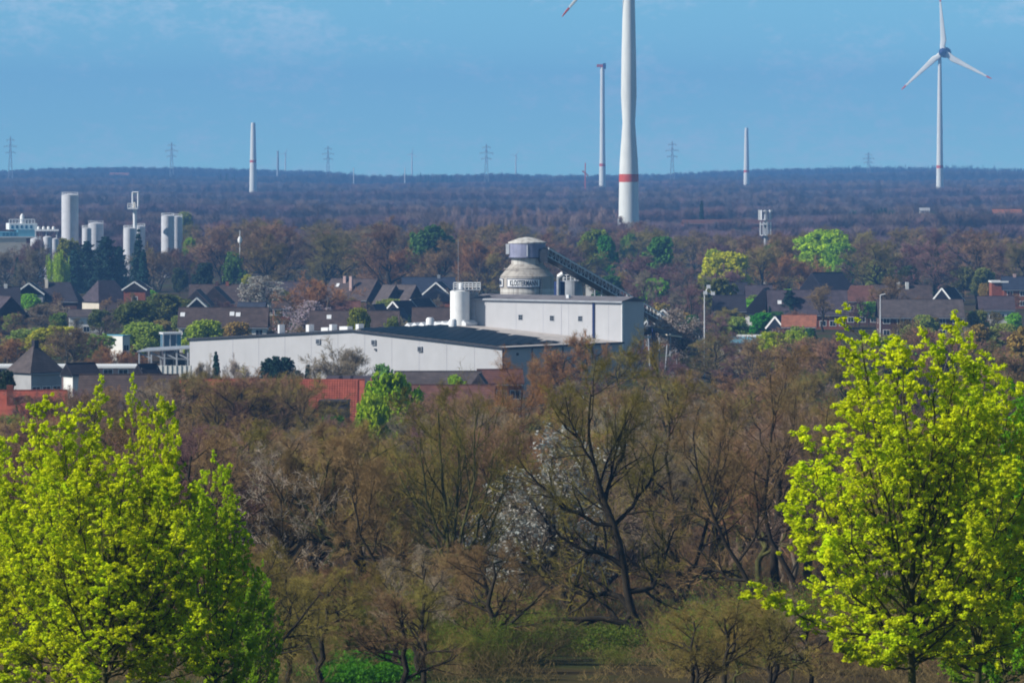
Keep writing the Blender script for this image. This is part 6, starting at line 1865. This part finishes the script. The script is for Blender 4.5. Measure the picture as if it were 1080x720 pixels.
# ------------------------------------------------------------------ brushwood and grass under the near trees
def undergrowth():
    n = 2100
    D = g.uniform(222, 330, n); px = g.uniform(-150, 1230, n)
    x = (px - 540) * K * D; z = ground(x, D)
    hgt = g.uniform(.5, 1.9, n) * np.where((px > 660) & (px < 880) & (D > 245), 1.5, 1.0)
    hgt = np.where((px > 560) & (px < 705) & (D < 272), hgt * .4, hgt)
    keep = ~((px > 335) & (px < 440) & (D < 262)) & ~((px > 575) & (px < 668) & (D < 275) & (g.random(n) < .6))
    x, D, z, hgt = x[keep], D[keep], z[keep], hgt[keep]
    m = 13
    b0 = np.repeat(np.stack([x, D, z - .1], 1), m, 0); hh = np.repeat(hgt, m)
    b0[:, :2] += g.normal(size=(len(b0), 2)) * .35
    d = nrm(g.normal(size=(len(b0), 3)) * np.array([.55, .55, .25]) + np.array([0, 0, .9]))
    P = b0[:, None, :] + d[:, None, :] * (hh[:, None] * np.array([0, .55, 1.0])[None])[..., None]
    P[:, 1:] += g.normal(size=(len(P), 2, 3)) * .08
    Rr = np.full((len(P), 1), .011) * np.array([[1, .8, .45]])
    S, SRr, _ = spawn(P, Rr, 3, .3, 1, 25, 60, .3, .6, 2, .2, .1, .7, g)
    V1, F1 = spikes(P[:, 0], P[:, 1], .011); V2, F2 = spikes(P[:, 1], P[:, 2], .009); V3, F3 = spikes(S[:, 0], S[:, 1], .008)
    o = obj('undergrowth', np_mesh('undergrowth', [(V1, F1, 0, False), (V2, F2, 0, False), (V3, F3, 0, False)], ['twig']), color=(.25, .18, .075))
    tag(o, 'brown brushwood and brambles on the slope under the near trees', kind='stuff')


def leaf_patch(name, label, specs, col_, size=.09, hmax=.9):
    cs, rs = [], []
    for px, D, rpx, n in specs:
        a = g.uniform(0, 6.283, n); r = np.sqrt(g.random(n)) * rpx * K * D
        x = X(px, D) + r * np.cos(a); y = D + r * np.sin(a) * 2.2
        cs.append(np.stack([x, y, ground(x, y) + g.uniform(.0, hmax, n)], 1)); rs.append(np.full(n, .28))
    V, F = leaves(np.concatenate(cs), np.concatenate(rs), 10, size, g)
    tag(obj(name, np_mesh(name, [(V, F, 0, False)], ['leaf']), color=col_), label, kind='stuff')


def thicket():
    n = 950
    D = g.uniform(300, 520, n); px = g.uniform(-150, 1230, n)
    x = (px - 540) * K * D; z = ground(x, D)
    hgt = g.uniform(1.2, 3.8, n)
    m = 18
    b0 = np.repeat(np.stack([x, D, z - .1], 1), m, 0); hh = np.repeat(hgt, m)
    b0[:, :2] += g.normal(size=(len(b0), 2)) * .6
    d = nrm(g.normal(size=(len(b0), 3)) * np.array([.5, .5, .2]) + np.array([0, 0, .9]))
    P = b0[:, None, :] + d[:, None, :] * (hh[:, None] * np.array([0, .55, 1.0])[None])[..., None]
    P[:, 1:] += g.normal(size=(len(P), 2, 3)) * .14
    Rr = np.full((len(P), 1), .020) * np.array([[1, .8, .45]])
    S, SRr, _ = spawn(P, Rr, 4, .3, 1, 25, 60, .3, .6, 2, .2, .1, .7, g)
    V1, F1 = spikes(P[:, 0], P[:, 1], .020); V2, F2 = spikes(P[:, 1], P[:, 2], .018); V3, F3 = spikes(S[:, 0], S[:, 1], .014)
    o = obj('thicket', np_mesh('thicket', [(V1, F1, 0, False), (V2, F2, 0, False), (V3, F3, 0, False)], ['twig']), color=(.22, .13, .065))
    tag(o, 'brown leafless thicket filling the wood between the trunks', kind='stuff')


undergrowth()
thicket()
leaf_patch('grass', 'vivid green herbs and grass at the foot of the near trees', [(385, 250, 56, 900), (392, 232, 60, 700), (340, 262, 34, 400), (335, 238, 40, 500), (300, 258, 30, 240)], (.085, .27, .010), hmax=.32)
leaf_patch('young_brambles', 'yellow green young leaves in the brushwood around the black oak', [(632, 262, 46, 520), (560, 268, 70, 420), (610, 300, 70, 420), (700, 300, 90, 300), (560, 320, 80, 260)], (.15, .20, .016), size=.07, hmax=1.5)
leaf_patch('low_herbs', 'scattered green herbs in the brushwood', [(780, 250, 80, 260), (820, 262, 60, 200), (440, 280, 80, 300), (500, 262, 70, 260), (250, 270, 60, 300)], (.06, .19, .014), size=.07, hmax=.8)

# ------------------------------------------------------------------ air: one even haze round everything
hz = MB().box(-2800, 2800, -420, 11700, -2.5, 268).build('haze', [], None)
hz.data.materials.clear()
hm = bpy.data.materials.new('haze_air'); hm.use_nodes = True
ht = hm.node_tree; ht.nodes.clear()
pv = ht.nodes.new('ShaderNodeVolumePrincipled'); ho = ht.nodes.new('ShaderNodeOutputMaterial')
pv.inputs['Color'].default_value = (0.20, 0.48, 1.0, 1)
pv.inputs['Density'].default_value = 1.3e-4
pv.inputs['Density Attribute'].default_value = ''
pv.inputs['Temperature Attribute'].default_value = ''
ht.links.new(pv.outputs[0], ho.inputs['Volume'])
hz.data.materials.append(hm)
tag(hz, 'thin blue haze of the far air', kind='stuff')
